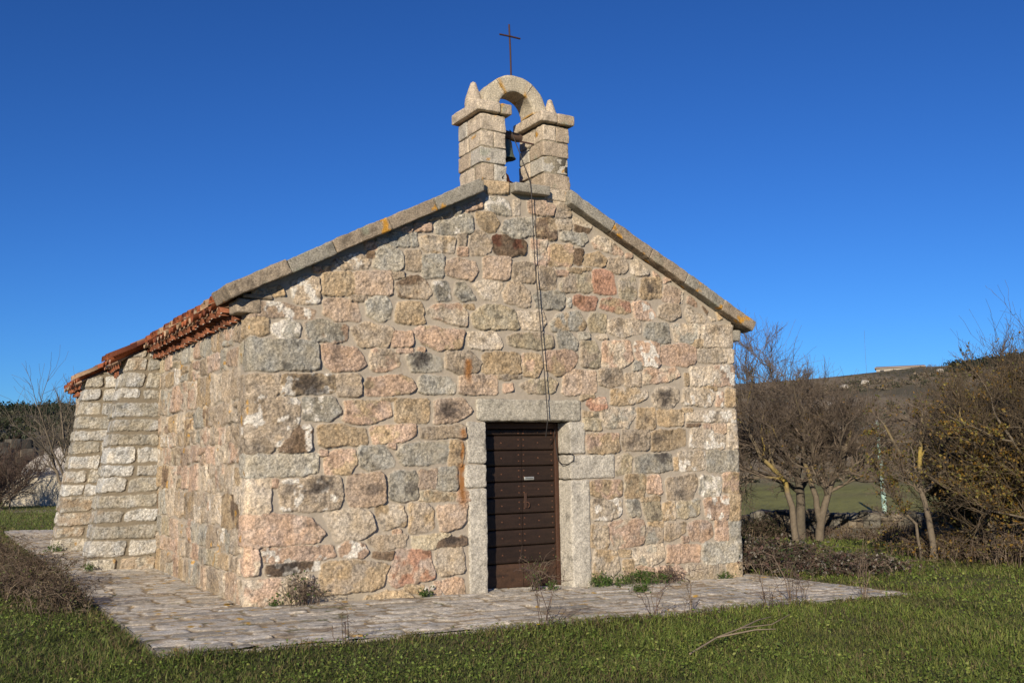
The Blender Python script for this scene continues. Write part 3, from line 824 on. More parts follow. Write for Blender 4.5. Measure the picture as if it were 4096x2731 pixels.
mb = MB(); cx, cz = 3.545, 6.10
for k in range(3):
    a0, a1 = np.array([(180, 128), (127, 57), (56, 0)][k]) * np.pi / 180
    def xf(P, a0=a0, a1=a1):
        th = a0 + (a1 - a0) * P[:, 0]; r_ = P[:, 2]
        return np.stack([cx + r_ * np.cos(th), P[:, 1], cz + r_ * np.sin(th)], -1)
    n = 26; t = np.linspace(0, 1, n); prof = [(.265, .16), (.265, .48), (.27, .49), (.475, .49), (.485, .48), (.485, .16), (.475, .15), (.27, .15)]
    pr = []
    for i in range(len(prof)):
        p0, p1 = np.array(prof[i]), np.array(prof[(i + 1) % len(prof)]); m_ = max(1, int(np.linalg.norm(p1 - p0) / .03)); pr += [p0 + (p1 - p0) * j / m_ for j in range(m_)]
    pr = np.array(pr); T_, K_ = np.meshgrid(t, np.arange(len(pr)), indexing='ij'); P = np.stack([T_, pr[K_, 1], pr[K_, 0]], -1).reshape(-1, 3); V = xf(P)
    nz = fbm(V[:, 0] * 7, V[:, 1] * 7, V[:, 2] * 7, s=45 + k, o=3); ctr = np.stack([cx + .375 * (V[:, 0] - cx) / np.hypot(V[:, 0] - cx, V[:, 2] - cz), np.full(len(V), .32), cz + .375 * (V[:, 2] - cz) / np.hypot(V[:, 0] - cx, V[:, 2] - cz)], -1)
    dN = V - ctr; dN /= np.linalg.norm(dN, axis=1, keepdims=True); V = V + dN * (.010 * nz)[:, None]
    sp = vn(V[:, 0] * 60, V[:, 1] * 60, V[:, 2] * 60, s=4)[:, None]; Cc = PAL['k'] * np.array((1.08, 1.02, .9)) * (1 + .15 * nz[:, None] + .12 * sp)
    e_ = np.minimum(T_, 1 - T_).reshape(-1); m = (sm(.16, .02, e_) * sm(-.1, .25, fbm(V[:, 0] * 9, V[:, 1] * 9, V[:, 2] * 9, s=46, o=3)))[:, None]; Cc = Cc * (1 - m) + np.array((.44, .25, .06)) * m
    mb.add(V, gridq(n, len(pr), True), None, np.clip(Cc, .02, .8))
bpart(mb, 'arch')
for s, (px, hgt, rd) in enumerate(((2.985, .37, .118), (4.17, .33, .10))):
    mb = MB(); n = 22; t = np.linspace(0, 1, 16); th = np.arange(n) * 2 * np.pi / n
    rad = rd * np.interp(t, [0, .12, .35, .75, .9, .97, 1], [.94, 1, .92, .5, .36, .28, .02]); A, B_ = np.meshgrid(t, th, indexing='ij'); rad = rad[:, None]
    V = np.stack([px + rad * np.cos(B_), .30 + rad * np.sin(B_), 6.085 + A * hgt], -1).reshape(-1, 3); nz = fbm(V[:, 0] * 12, V[:, 1] * 12, V[:, 2] * 12, s=49, o=3)
    V[:, 0] += .01 * nz; V[:, 1] += .01 * nz
    mb.add(V, gridq(16, n, True), None, np.clip(PAL['c'] * .92 * (1 + .2 * nz[:, None] + .12 * vn(V[:, 0] * 60, V[:, 1] * 60, V[:, 2] * 60, s=4)[:, None]), .02, .8)); bpart(mb, 'pinnacle')
mb = MB(); rust = (.05, .022, .018)
tubes(mb, [(3.572, .31, 6.50), (3.565, .31, 7.0), (3.552, .31, 7.36)], .0125, 8, rust); tubes(mb, [(3.40, .306, 7.19), (3.56, .299, 7.19), (3.72, .306, 7.19)], .0125, 8, rust); bpart(mb, 'cross', M_iron)
mb = MB(); block(mb, (3.345, 3.875, -.135, .3, 4.925, 5.05), 'g', 79, .018, .008, .025, lichen=.10, bright=.78); bpart(mb, 'sill_slab')
for k, (a, b, c) in enumerate(((2.90, 3.335, 'o'), (3.885, 4.255, 'c'))):
    mb = MB(); block(mb, (a, b, -.022, .3, 4.90, 5.055), c, 81 + k, .02, .008, .025); bpart(mb, 'springer')


# battered buttresses against the left wall
def buttress(y0, add, seed, pr0):
    zs = np.arange(-.15, 3.24, .011); fr = np.linspace(0, 1, 90); wd = BWID
    pz = np.interp(zs, [-.2, .2, 2.5, 3.25], [.96, .92, .58, .44]) + add
    us = np.concatenate([fr - 1, np.linspace(0, wd, 80)[1:], wd + np.linspace(0, 1, 30)[1:]])
    U, Z = np.meshgrid(us, zs, indexing='ij'); Pz = np.broadcast_to(pz, U.shape)
    top = 3.155 + SL * 0
    u = np.where(U <= 0, U * Pz, U)                     # metric distance from the outer front arris
    X = np.where(U <= 0, -(1 + U) * Pz, np.where(U <= wd, -Pz, -(1 - (U - wd)) * Pz)); Y = np.where(U <= 0, y0, np.where(U <= wd, y0 + U, y0 + wd))
    zt = 3.325 + SL * (X + .27) - .10; dead = Z > zt + .011; Zc = np.minimum(Z, zt)
    st = []; rng = np.random.default_rng(seed); z = -.02; k = 0
    codes = ['K', 'K', 'g', 'gk', 'K', 'gK', 'kt', 'K']
    while z < 3.2:
        H = rng.uniform(.18, .28); P_ = float(np.interp(z, zs, pz)); cut = rng.uniform(.35, .65) * P_; ret = (.30, .62)[k % 2]; g_ = .02
        J = lambda: rng.uniform(-.020, .020); a, b = z + g_, z + H - g_
        full = rng.random() < .25
        seg = [(-cut + g_, ret)] if not full else [(-P_ + .03, ret)]
        if not full: seg.append((-P_ + .02, -cut - g_))
        seg.append((ret + 2 * g_, wd + .4))
        for (p, q) in seg:
            if rng.random() < .05: continue
            st.append((np.array([(p + J(), a + J()), ((p + q) / 2, a + J()), (q + J(), a + J()), (q + J(), b + J()), ((p + q) / 2, b + J()), (p + J(), b + J())]), codes[rng.integers(len(codes))], []))
        z += H; k += 1
    h, c = lay(u.ravel(), Zc.ravel(), st, seed, hr=(.010, .028), edge=.010, mort=np.array((.20, .17, .125)), rough=1.0, warp=.9, grow=.0, chk=.10)
    lic = (sm(.5, .58, fbm(u.ravel() * 6, Zc.ravel() * 6, s=93, o=3)) * sm(.5, .0, Zc.ravel()) * .8)[:, None]; c = c * (1 - lic) + np.array((.45, .25, .05)) * lic
    uu = U.ravel(); r_ = .035; a1 = np.clip((u.ravel() + r_) / (2 * r_), 0, 1) * np.pi / 2
    nx = np.where(uu <= wd * .5, -np.sin(a1), np.where(uu <= wd, -1, 0)); ny = np.where(uu <= wd * .5, -np.cos(a1), np.where(uu <= wd, 0, 1))
    V = np.stack([X.ravel() + nx * h, Y.ravel() + ny * h, Zc.ravel()], -1); Q = gridq(len(us), len(zs)); Q = Q[~dead.ravel()[Q].all(1)]
    mb = MB(); mb.add(V, Q[:, ::-1], None, np.concatenate([c, np.clip(h / .012, .25, 1)[:, None]], 1))
    xo = -float(pz[-1]) - .05; zf = lambda x: 3.325 + SL * (x + .27) - .10      # sloping mortar top
    V = [(x, y, zf(x)) for x in (xo + .03, -.0) for y in (y0 + .02, y0 + wd - .02)]; mb.add(V, [(0, 1, 3, 2)], None, (.36, .31, .24))
    return mb.build('buttress', M_block, chapel, smooth=True)
buttress(BY1, 0, 301, 0); buttress(BY2, .05, 333, 0)

# ------------------------------------------------------------------ bell, headstock and rope
bell = tag(empty('bell', (3.47, .30, 5.80)), 'small green bronze bell on a wooden headstock in the gable arch', 'bell')
def kid(mb, name, m, root, smooth=True):
    o = mb.build(name, m, root, smooth); o.location = -root.location; return o
mb = MB(); tubes(mb, [(3.296, .30, 5.80), (3.45, .30, 5.805), (3.65, .30, 5.79), (3.70, .30, 5.785)], [.055, .062, .060, .05], 10, (.085, .055, .04)); kid(mb, 'headstock', M_wood, bell)
mb = MB(); tubes(mb, [(3.64, .29, 5.745), (3.861, .24, 5.715)], .012, 6, (.06, .03, .025)); kid(mb, 'lever', M_iron, bell)
mb = MB(); n = 24; zz = np.array([5.745, 5.735, 5.70, 5.62, 5.55, 5.50, 5.475, 5.47, 5.50, 5.60, 5.70]); rd = np.array([.0, .05, .072, .08, .090, .108, .125, .118, .098, .075, .05]); th = np.arange(n) * 2 * np.pi / n
mb.add(np.stack([3.475 + rd[:, None] * np.cos(th), .30 + rd[:, None] * np.sin(th), np.broadcast_to(zz[:, None], (len(zz), n))], -1), gridq(len(zz), n, True), None, (.085, .12, .10)); kid(mb, 'bell_body', M_bronze, bell)
mb = MB(); tubes(mb, [(3.475, .3, 5.70), (3.475, .3, 5.50), (3.475, .3, 5.46), (3.475, .3, 5.43)], [.007, .007, .022, .012], 7, (.03, .025, .022)); kid(mb, 'clapper', M_iron, bell)
mb = MB(); pts = np.array([(3.51, .27, 5.868), (3.512, .225, 5.83), (3.535, .06, 5.50), (3.562, -.150, 5.05), (3.575, -.150, 4.90), (3.595, -.165, 4.04), (3.70, -.17, 2.64), (3.765, -.13, 2.02), (3.84, .05, 1.80)])
ti = np.linspace(0, len(pts) - 1, 40); rp = np.stack([np.interp(ti, range(len(pts)), pts[:, k]) for k in range(3)], -1); tubes(mb, rp, .0065, 5, (.055, .05, .05))
tag(mb.build('bell_rope', M_dry), 'thin dark bell rope hanging down the gable front to the door', 'rope')
mb = MB(); pts = np.array([(4.09, .235, 1.90), (4.095, .22, 1.7), (4.10, .18, 1.50), (4.11, .10, 1.45), (4.14, .0, 1.445), (4.19, -.05, 1.49), (4.20, -.05, 1.56), (4.15, -.045, 1.585), (4.12, -.04, 1.585)])
ti = np.linspace(0, len(pts) - 1, 36); rp = np.stack([np.interp(ti, range(len(pts)), pts[:, k]) for k in range(3)], -1); tubes(mb, rp, .006, 5, (.03, .025, .022))
tag(mb.build('wire', M_iron), 'bent dark wire hanging at the right side of the plank door', 'wire')
# ------------------------------------------------------------------ far hillsides
def clumps(name, pts, size, cols, seed, leaves=26, mat_=None, squash=.7, fsize=.42):
    rng = np.random.default_rng(seed); n = len(pts); mb = MB()
    c = np.repeat(pts, leaves, 0); sz = np.repeat(size, leaves)
    o = rng.normal(size=(n * leaves, 3)); o /= np.linalg.norm(o, axis=1, keepdims=True); o *= (rng.random((n * leaves, 1)) ** .4); o[:, 2] = np.abs(o[:, 2]) * squash
    o *= (1 + .25 * rng.normal(size=(n * leaves, 1)))
    P = c + o * sz[:, None]; cc = np.repeat(cols[rng.integers(len(cols), size=n)], leaves, 0) * rng.uniform(.65, 1.3, (n * leaves, 1))
    quads(mb, P, sz * fsize * rng.uniform(.6, 1.3, n * leaves), rng, cc)
    return mb.build(name, mat_ or M_leaf)
def scatter(n, az0, az1, d0, d1, rng, power=1.0):
    az = rng.uniform(az0, az1, n); d = np.sqrt(rng.uniform(d0 ** 2, d1 ** 2, n)); x = CAM[0] + d * np.sin(np.radians(az)); y = CAM[1] + d * np.cos(np.radians(az))
    return np.stack([x, y, terrain(x, y)], -1), az, d
rng = np.random.default_rng(90)
P, az, d = scatter(5200, 36, 62, 135, 345, rng); keep = fbm(P[:, 0] * .03, P[:, 1] * .03, s=12, o=3) > -.25 + rng.random(len(P)) * .3; P = P[keep]; d = d[keep]
tag(clumps('hillside_scrub', P, rng.uniform(.4, 1.5, len(P)) * np.where(d > 270, .5, 1), np.array([(.08, .08, .045), (.19, .155, .105), (.065, .07, .04), (.22, .17, .115), (.17, .14, .095)]), 91), kind='stuff', label='low olive and brown scrub covering the far hillside')
P, az, d = scatter(5000, -4, 22, 95, 330, rng); keep = fbm(P[:, 0] * .03, P[:, 1] * .03, s=13, o=3) > -.35 + rng.random(len(P)) * .3; P = P[keep]
tag(clumps('hillside_scrub', P, rng.uniform(.5, 1.6, len(P)), np.array([(.04, .048, .025), (.07, .065, .04), (.035, .045, .02)]), 92), kind='stuff', label='dark scrub on the low hill at the left')
P, az, d = scatter(1500, -4, 22, 200, 300, rng)
tag(clumps('woodland', P, rng.uniform(1.0, 2.3, len(P)), np.array([(.022, .034, .016), (.03, .042, .02), (.018, .028, .014)]), 93, leaves=44, fsize=.3, squash=.85), kind='stuff', label='dark evergreen wood along the crest of the left hill')
P, az, d = scatter(340, 53.5, 62, 270, 315, rng)
tag(clumps('woodland', P, rng.uniform(1.2, 2.4, len(P)), np.array([(.022, .03, .016), (.028, .036, .02)]), 94, leaves=44, fsize=.3), kind='stuff', label='dark trees on the crest of the right hill')
# pale rocks on the hillside
def boulder(name, loc, size, seed, col, label, group=None, parent=None):
    mb = MB(); n, m = 22, 32; th = np.linspace(.02, math.pi - .02, n); ph = np.arange(m) * 2 * np.pi / m; T_, P_ = np.meshgrid(th, ph, indexing='ij')
    D = np.stack([np.sin(T_) * np.cos(P_), np.sin(T_) * np.sin(P_), np.cos(T_)], -1).reshape(-1, 3)
    rngb = np.random.default_rng(seed); rad = np.full(len(D), 10.)
    for k in range(13):
        nrm = rngb.normal(size=3); nrm /= np.linalg.norm(nrm); dd = D @ nrm; rad = np.minimum(rad, np.where(dd > .15, rngb.uniform(.72, 1.05) / np.maximum(dd, .15), 10))
    rad = np.minimum(rad, 1.25) + .07 * fbm(D[:, 0] * 2.5, D[:, 1] * 2.5, D[:, 2] * 2.5, s=seed, o=4)
    V = D * rad[:, None] * np.array(size)
    c = np.array(col) * (1 + .28 * fbm(D[:, 0] * 4, D[:, 1] * 4, D[:, 2] * 4, s=seed + 1, o=4)[:, None]); dk = sm(.15, .45, fbm(D[:, 0] * 3, D[:, 1] * 3, D[:, 2] * 6, s=seed + 2, o=3))[:, None]; c = c * (1 - .5 * dk)
    mb.add(V, gridq(n, m, True)[:, ::-1], None, np.clip(c, .02, .8)); o = mb.build(name, M_rock, parent); o.location = loc
    if label: tag(o, label, 'rock', group)
    return o
hill_rocks = [(1885, 212, 1.7, 'largest pale boulder on the hillside above the pole'), (1868, 190, .8, 'small pale boulder below the largest one on the hillside'), (1921, 185, 1.2, 'pale boulder on the hillside nearest above the pole top'), (1902, 181, .9, 'pale rounded boulder on the hillside left of the pole top'),
              (1986, 262, .8, 'pale boulder high on the hillside under the crest house'), (1938, 255, .9, 'small grey boulder high on the hillside left of the house'), (2160, 275, .9, 'pale boulder under the crest right of the house'), (2020, 178, .9, 'pale boulder just behind the pole top')]
for k, (px, dd, s_, lb) in enumerate(hill_rocks):
    a = 30.04 + math.degrees(math.atan((px - 1176) / 2319)); x, y = polar(a, dd); boulder('boulder', (x, y, gz(x, y) + .3 * s_), (s_ * 1.2, s_, s_ * .8), 500 + k, (.40, .37, .32), lb, 'pale boulders on the far hillside')
# the long low house on the crest
a = 51.1; x, y = polar(a, 299); hz = gz(x, y) - 1.5
house = tag(empty('house', (x, y, hz)), 'long low pale house on the crest of the right hill', 'house'); house.rotation_euler[2] = R(-a)
mb = MB(); box(mb, -6.2, 6.2, -3, 3, -1.5, 1.5, (.42, .38, .32)); mb.build('wall', M_block, house)
mb = MB(); box(mb, -6.6, 6.6, -3.4, 3.4, 1.52, 1.75, (.36, .30, .25)); V = [(-6.6, -3.4, 1.75), (6.6, -3.4, 1.75), (6.6, 3.4, 1.75), (-6.6, 3.4, 1.75), (-6.2, 0, 2.3), (6.2, 0, 2.3)]; mb.add(V, [(0, 1, 5, 4), (2, 3, 4, 5)], [(1, 2, 5), (3, 0, 4)], (.36, .28, .22)); mb.build('roof', M_tile, house)
for k in range(4):
    mb = MB(); box(mb, -5.2 + 3.2 * k, -4.2 + 3.2 * k, -3.03, -2.98, .1, 1.1, (.05, .05, .055)); mb.build('window', M_paint, house)

# ------------------------------------------------------------------ rocks and ruin on the left
def A(px): return 30.04 + math.degrees(math.atan((px - 1176) / 2319))
for px, dd, sz, zc, seed, lb in ((128, 50, (1.15, 1.0, 1.5), 1.15, 601, 'tall pointed white rock standing behind the buttresses'), (92, 48.5, (1.1, .9, .95), .45, 602, 'low tan rock at the left foot of the pointed white rock'), (133, 47, (.8, .7, .85), .35, 603, 'grey cracked rock directly in front of the pointed white rock')):
    x, y = polar(A(px), dd); boulder('rock', (x, y, gz(x, y) + zc), sz, seed, (.42, .39, .35) if seed == 601 else (.44, .40, .32), lb, 'rocks in the left field')
def drystone(name, a0, d0, a1, d1, hgt, seed, dark_, label, n=46, rowsn=4):
    rng = np.random.default_rng(seed); mb = MB(); p0 = np.array(polar(a0, d0)); p1 = np.array(polar(a1, d1)); Lw = np.linalg.norm(p1 - p0); e = (p1 - p0) / Lw; ang = math.atan2(e[1], e[0]); ca, sa = math.cos(ang), math.sin(ang)
    for r_ in range(rowsn):
        x = 0; hh = hgt / rowsn
        while x < Lw:
            w_ = rng.uniform(.8, 2.0) * hh; X, Y = p0 + e * x; z = gz(X, Y)
            def xf(P, X=X, Y=Y, z=z): return np.stack([X + P[:, 0] * ca - P[:, 1] * sa, Y + P[:, 0] * sa + P[:, 1] * ca, z + P[:, 2]], -1)
            t = rng.uniform(-.06, .06); kk = 1 if r_ < rowsn - 1 else rng.uniform(.5, 1.2)
            block(mb, (0, w_ * .96, -.3 + t, .3 + t, r_ * hh - .08, (r_ + kk) * hh - .01), 'gktc'[rng.integers(4)], int(rng.integers(9999)), min(.03, .05 * hh / .2), .04, hh * .3, xf=xf, bright=dark_ * rng.uniform(.6, 1.2)); x += w_
    return tag(mb.build(name, M_rock, smooth=True), label, 'wall')
drystone('stone_wall', A(1690), 28.5, A(2330), 27.0, .75, 701, .42, 'low dry stone wall at the edge of the right field behind the trees', rowsn=4)
drystone('ruined_wall', A(-40), 58, A(112), 60, 3.0, 702, .34, 'ruined stone wall with shade in its dark stone colour behind thickets at the far left', rowsn=6)  # the shade on this wall is put into its darkened stone colour

# ------------------------------------------------------------------ utility pole and its wires
px_, py_ = polar(A(2015), 80); pz_ = gz(px_, py_); pole = tag(empty('utility_pole', (px_, py_, pz_)), 'pale green utility pole on a concrete foot in the right field', 'pole')
mb = MB(); tubes(mb, [(0, 0, -.2), (-.15, 0, 3.4), (-.36, 0, 7.0)], [.19, .16, .12], 12, (.33, .47, .40)); mb.build('shaft', M_paint, pole)
mb = MB(); block(mb, (-1.1, 1.3, -.6, .6, -.3, .16), 'k', 711, .05, .03, .1); mb.build('footing', M_rock, pole)
mb = MB(); tubes(mb, [(-.36, 0, 7.0), (-.36, 0, 7.12)], [.12, .09], 10, (.45, .46, .44)); mb.build('cap', M_metal, pole)
for s, px2, d2, lb, zz in ((0, 1640, 62, 'thin grey overhead cable left of the green utility pole', 6.9), (1, 2420, 95, 'thin grey overhead cable right of the green utility pole', 6.9)):
    x2, y2 = polar(A(px2), d2); z2 = gz(x2, y2) + (5.4 if s == 0 else 6.2); t = np.linspace(0, 1, 24); p0 = np.array((px_ - .36, py_, pz_ + zz)); p1 = np.array((x2, y2, z2)); c = p0 + (p1 - p0) * t[:, None]; c[:, 2] -= 4 * t * (1 - t) * .8
    mb = MB(); tubes(mb, c, .018, 4, (.42, .42, .42)); tag(mb.build('overhead_cable', M_metal), lb, 'cable')

# ------------------------------------------------------------------ bare trees
def grow(trunks, levels, seed, up=.35, lean=(0, 0, 0)):
    """trunks: list of (polyline K x 3, r0, r1). returns list of levels of (P (B,K,3), r (B,K))"""
    rng = np.random.default_rng(seed); out = []; K = 5
    P = []; r = []
    for pl, r0, r1 in trunks:
        pl = np.asarray(pl, float); t = np.linspace(0, 1, 9); s = np.linspace(0, 1, len(pl)); q = np.stack([np.interp(t, s, pl[:, k]) for k in range(3)], -1); q[1:-1] += rng.normal(0, .025, (7, 3)); P.append(q); r.append(np.linspace(r0, r1, 9))
    P = np.array(P); r = np.array(r); out.append((P, r))
    for li, (nc, ratio, th0, th1, rmin, tmin) in enumerate(levels):
        B, Kp, _ = P.shape; pl = np.linalg.norm(np.diff(P, axis=1), axis=2).sum(1)
        t = tmin + (1 - tmin) * (np.arange(nc)[None] + rng.random((B, nc))) / nc; t[:, -1] = 1.0
        f = t * (Kp - 1); i0 = np.clip(f.astype(int), 0, Kp - 2); fr = f - i0; bi = np.arange(B)[:, None]
        pos = P[bi, i0] * (1 - fr[..., None]) + P[bi, i0 + 1] * fr[..., None]; tan = P[bi, i0 + 1] - P[bi, i0]; tan /= np.linalg.norm(tan, axis=2, keepdims=True) + 1e-9
        rad = r[bi, i0] * (1 - fr) + r[bi, i0 + 1] * fr
        rv = rng.normal(size=tan.shape); perp = rv - tan * (rv * tan).sum(-1, keepdims=True); perp /= np.linalg.norm(perp, axis=-1, keepdims=True) + 1e-9
        th = rng.uniform(th0, th1, t.shape); th[:, -1] *= .75
        dr = tan * np.cos(th)[..., None] + perp * np.sin(th)[..., None]; dr[..., 2] += up * rng.uniform(-.35, 1.1, t.shape); dr += np.array(lean); dr /= np.linalg.norm(dr, axis=-1, keepdims=True)
        ln = (pl[:, None] * ratio * rng.uniform(.45, 1.3, t.shape) * (1.2 - .55 * t))
        pos = pos.reshape(-1, 3); dr = dr.reshape(-1, 3); ln = ln.reshape(-1); rad = rad.reshape(-1)
        n = len(pos); s = np.linspace(0, 1, K); bend = rng.normal(0, .2, (n, 3)); bend[:, 2] += up * .35
        Pn = pos[:, None] + dr[:, None] * (ln[:, None] * s)[..., None] + bend[:, None] * (ln[:, None] * s ** 2)[..., None]
        Pn[:, 1:-1] += rng.normal(0, .03, (n, K - 2, 3)) * ln[:, None, None]
        r0 = np.maximum(rad * .62, rmin); rn = r0[:, None] * (1 - .65 * s)[None]
        rn = np.maximum(rn, rmin * .55)
        P, r = Pn, rn; out.append((P, r))
    return out
def bark_col(P, base, seed, yellow=.0):
    q = P.reshape(-1, 3); n = fbm(q[:, 0] * 5, q[:, 1] * 5, q[:, 2] * 5, s=seed, o=3)
    c = np.array(base) * (1 + .3 * n[:, None]); m = (sm(.1, .35, fbm(q[:, 0] * 3, q[:, 1] * 3, q[:, 2] * 2, s=seed + 4, o=3) + yellow - .25) * (yellow > 0))[:, None]
    c = c * (1 - m) + np.array((.30, .225, .06)) * m
    return np.clip(c, .01, .7).reshape(P.shape)
def tree(label, base, trunks, levels, seed, twig_col, yellow=.25, leaves=None, up=.35, lean=(0, 0, 0), group=None, cat='tree', name='bare_tree', bark=(.14, .115, .085), leaf_size=.045):
    x, y = base; z = gz(x, y); root = tag(empty(name, (x, y, z)), label, cat, group); lv = grow(trunks, levels, seed, up, lean); rng = np.random.default_rng(seed + 1)
    mb = MB()
    for k in range(min(2, len(lv))):
        P, r = lv[k]; tubes(mb, P, r, 8 if k == 0 else 6, bark_col(P, bark, seed, yellow if k == 0 else yellow * .4))
    mb.build('trunk', M_bark, root, smooth=True)
    mb = MB()
    for k in range(2, len(lv)):
        P, r = lv[k]; c = np.array(twig_col) * rng.uniform(.7, 1.3, (len(P), 1)); tubes(mb, P, r, 4 if k == 2 else 3, c)
    mb.build('crown', M_dry, root)
    if leaves:
        n, cols, zr = leaves; P = lv[-1][0].reshape(-1, 3); P = P[rng.integers(len(P), size=n * 3)]
        wgt = fbm(P[:, 0] * 1.4, P[:, 1] * 1.4, P[:, 2] * 1.4, s=seed + 6, o=2) + rng.normal(0, .12, len(P)) + zr * (1.5 - P[:, 2]); P = P[np.argsort(-wgt)[:n]]
        mb = MB(); cols = np.array(cols); cc = cols[rng.integers(len(cols), size=len(P))] * rng.uniform(.7, 1.3, (len(P), 1))
        quads(mb, P + rng.normal(0, .02, P.shape), leaf_size * rng.uniform(.6, 1.4, len(P)), rng, cc); mb.build('foliage', M_leaf, root)
    return root
RX = np.array((math.cos(R(45)), -math.sin(R(45)), 0)); FW = np.array((math.sin(R(45)), math.cos(R(45)), 0))   # across and away, seen from the path
def pl(*p): return [tuple(RX * a + FW * b + np.array((0, 0, c))) for a, b, c in p]
ORANGE = [(.22, .12, .02), (.24, .15, .03), (.15, .09, .025), (.24, .19, .05), (.16, .14, .035), (.13, .125, .035)]
tw = (.15, .118, .09)
# the rounded bare tree beside the right wall: three trunks
TL = [(8, .56, .6, 1.35, .012, .42), (9, .58, .5, 1.25, .007, .15), (8, .60, .3, .95, .0050, .12), (7, .62, .2, .75, .0042, .1)]
x, y = polar(A(1843), 24.0)
tree('rounded bare tree with yellow lichened forked trunks just right of the chapel', (x, y), [
    (pl((.18, 0, -.1), (.25, 0, .6), (.42, .05, 1.15), (.75, .1, 1.8), (1.0, .1, 2.5)), .105, .035), (pl((.22, 0, .5), (.12, .05, 1.2), (-.05, .1, 1.9), (0, .2, 3.0)), .075, .03), (pl((-.30, .1, -.1), (-.38, .1, .8), (-.55, .2, 1.4), (-1.0, .2, 2.0), (-1.4, .2, 2.8)), .085, .03),
    (pl((.40, 0, 1.1), (.35, .3, 1.8), (.25, .5, 2.5)), .05, .03)], TL, 801, tw, .26, leaves=(900, ORANGE, .1), up=.28)
x, y = polar(A(1822), 25.5)
tree('dark leaning bare tree behind the rounded one beside the chapel wall', (x, y), [(pl((0, 0, -.1), (-.02, 0, .7), (.05, 0, 1.3), (-.15, .1, 1.8), (-.6, .2, 2.3), (-.9, .2, 2.7)), .13, .04), (pl((.03, 0, 1.2), (.25, .1, 1.6), (.45, .3, 2.2), (.5, .3, 2.6)), .07, .03), (pl((0, 0, 1.15), (-.6, -.1, 1.55), (-1.5, -.1, 1.75), (-2.3, -.1, 1.8)), .06, .03)],
    TL, 802, tw, .0, leaves=(450, ORANGE, .2), up=.3, bark=(.10, .085, .065))
x, y = polar(A(2115), 18.0)
tree('slender forked tree with a yellow lichened trunk right of the utility pole', (x, y), [
    (pl((.05, 0, -.1), (.0, 0, .7), (-.12, .05, 1.15), (-.35, .1, 1.6), (-.6, .1, 2.2)), .058, .02), (pl((-.10, .05, 1.1), (-.10, .1, 1.5), (-.03, .15, 1.9), (.02, .2, 2.4)), .05, .02), (pl((-.08, .05, 1.0), (.25, .05, 1.4), (.5, .1, 1.8)), .04, .02), (pl((-.15, .1, -.1), (-.2, .1, .5), (-.42, .1, .9), (-.6, .1, 1.1)), .03, .012)],
    [(6, .40, .45, 1.1, .009, .35), (7, .52, .4, 1.05, .006, .2), (7, .58, .3, .95, .0042, .15), (5, .6, .2, .7, .0034, .1)], 803, tw, .12, leaves=(3200, ORANGE + [(.10, .11, .03)] * 2, .15), up=.34, leaf_size=.04)
for k, (px, dd, lb, sd_, nl, sc) in enumerate(((2215, 19.5, 'brown twiggy tree with orange leaves between the yellow trunk and the frame edge', 811, 7000, .95), (2290, 18.0, 'leafy orange brown tree at the right frame edge', 812, 9000, .98), (2390, 17.5, 'brown tree cut off by the right frame edge', 813, 9000, .98), (2245, 23.5, 'thin brown tree standing behind the leafy orange tree', 814, 4000, .95), (2330, 23.0, 'tall twiggy tree behind the orange tree at right', 815, 6000, 1.1))):
    x, y = polar(A(px), dd); rng = np.random.default_rng(sd_); T_ = []
    for q in range(5):
        a, b = rng.normal(0, .22, 2); a2, b2 = rng.normal(0, .5, 2); T_.append((pl((a * .6, b * .6, -.1), (a, b, .7), ((a + a2) * .7, (b + b2) * .7, 1.4 * sc), (a2 * 1.25, b2 * 1.25, 2.3 * sc)), .05, .018))
    tree(lb, (x, y), T_, [(8, .38, .45, 1.1, .009, .08), (8, .55, .4, 1.0, .006, .15), (7, .62, .3, .9, .004, .12), (5, .6, .2, .7, .0034, .1)], sd_, (.115, .088, .058), .16, leaves=(int(nl * 1.2), ORANGE, .06), up=.42, leaf_size=.05)
# bare tree and thickets on the left
x, y = polar(A(152), 44)
tree('grey bare tree rising behind the white rock at the left', (x, y), [(pl((0, 0, -.1), (.1, 0, 1.2), (.0, 0, 2.4), (-.3, 0, 3.8)), .11, .04), (pl((.05, 0, .8), (.5, 0, 1.8), (.9, 0, 3.2)), .08, .03), (pl((.0, 0, .6), (-.5, 0, 1.6), (-.9, 0, 3.0)), .07, .03)], [(7, .5, .35, .9, .016, .25), (7, .6, .35, .9, .011, .2), (6, .62, .3, .8, .008, .15)], 821, (.13, .11, .085), .0, up=.55)
for px, dd, sd_, lb, sc in ((22, 49, 822, 'dark leafless thicket at the left frame edge', .62), (52, 53, 823, 'brown leafless thicket left of the white rock', .5), (-25, 44, 824, 'tall leafless bush half outside the left frame edge', .85)):
    x, y = polar(A(px), dd); rng = np.random.default_rng(sd_); T_ = []
    for q in range(9):
        a, b = rng.normal(0, .5, 2); a2, b2 = rng.normal(0, 1.0, 2); T_.append((pl((a, b, -.1), ((a + a2) * .6, (b + b2) * .6, .9 * sc), (a2 * 1.3, b2, 2.1 * sc)), .035, .014))
    tree(lb, (x, y), T_, [(7, .5, .35, .95, .012, .1), (7, .6, .35, .9, .009, .1), (6, .62, .3, .8, .007, .1)], sd_, (.10, .07, .055), .0, up=.3, cat='bush', name='thicket', bark=(.10, .08, .06))

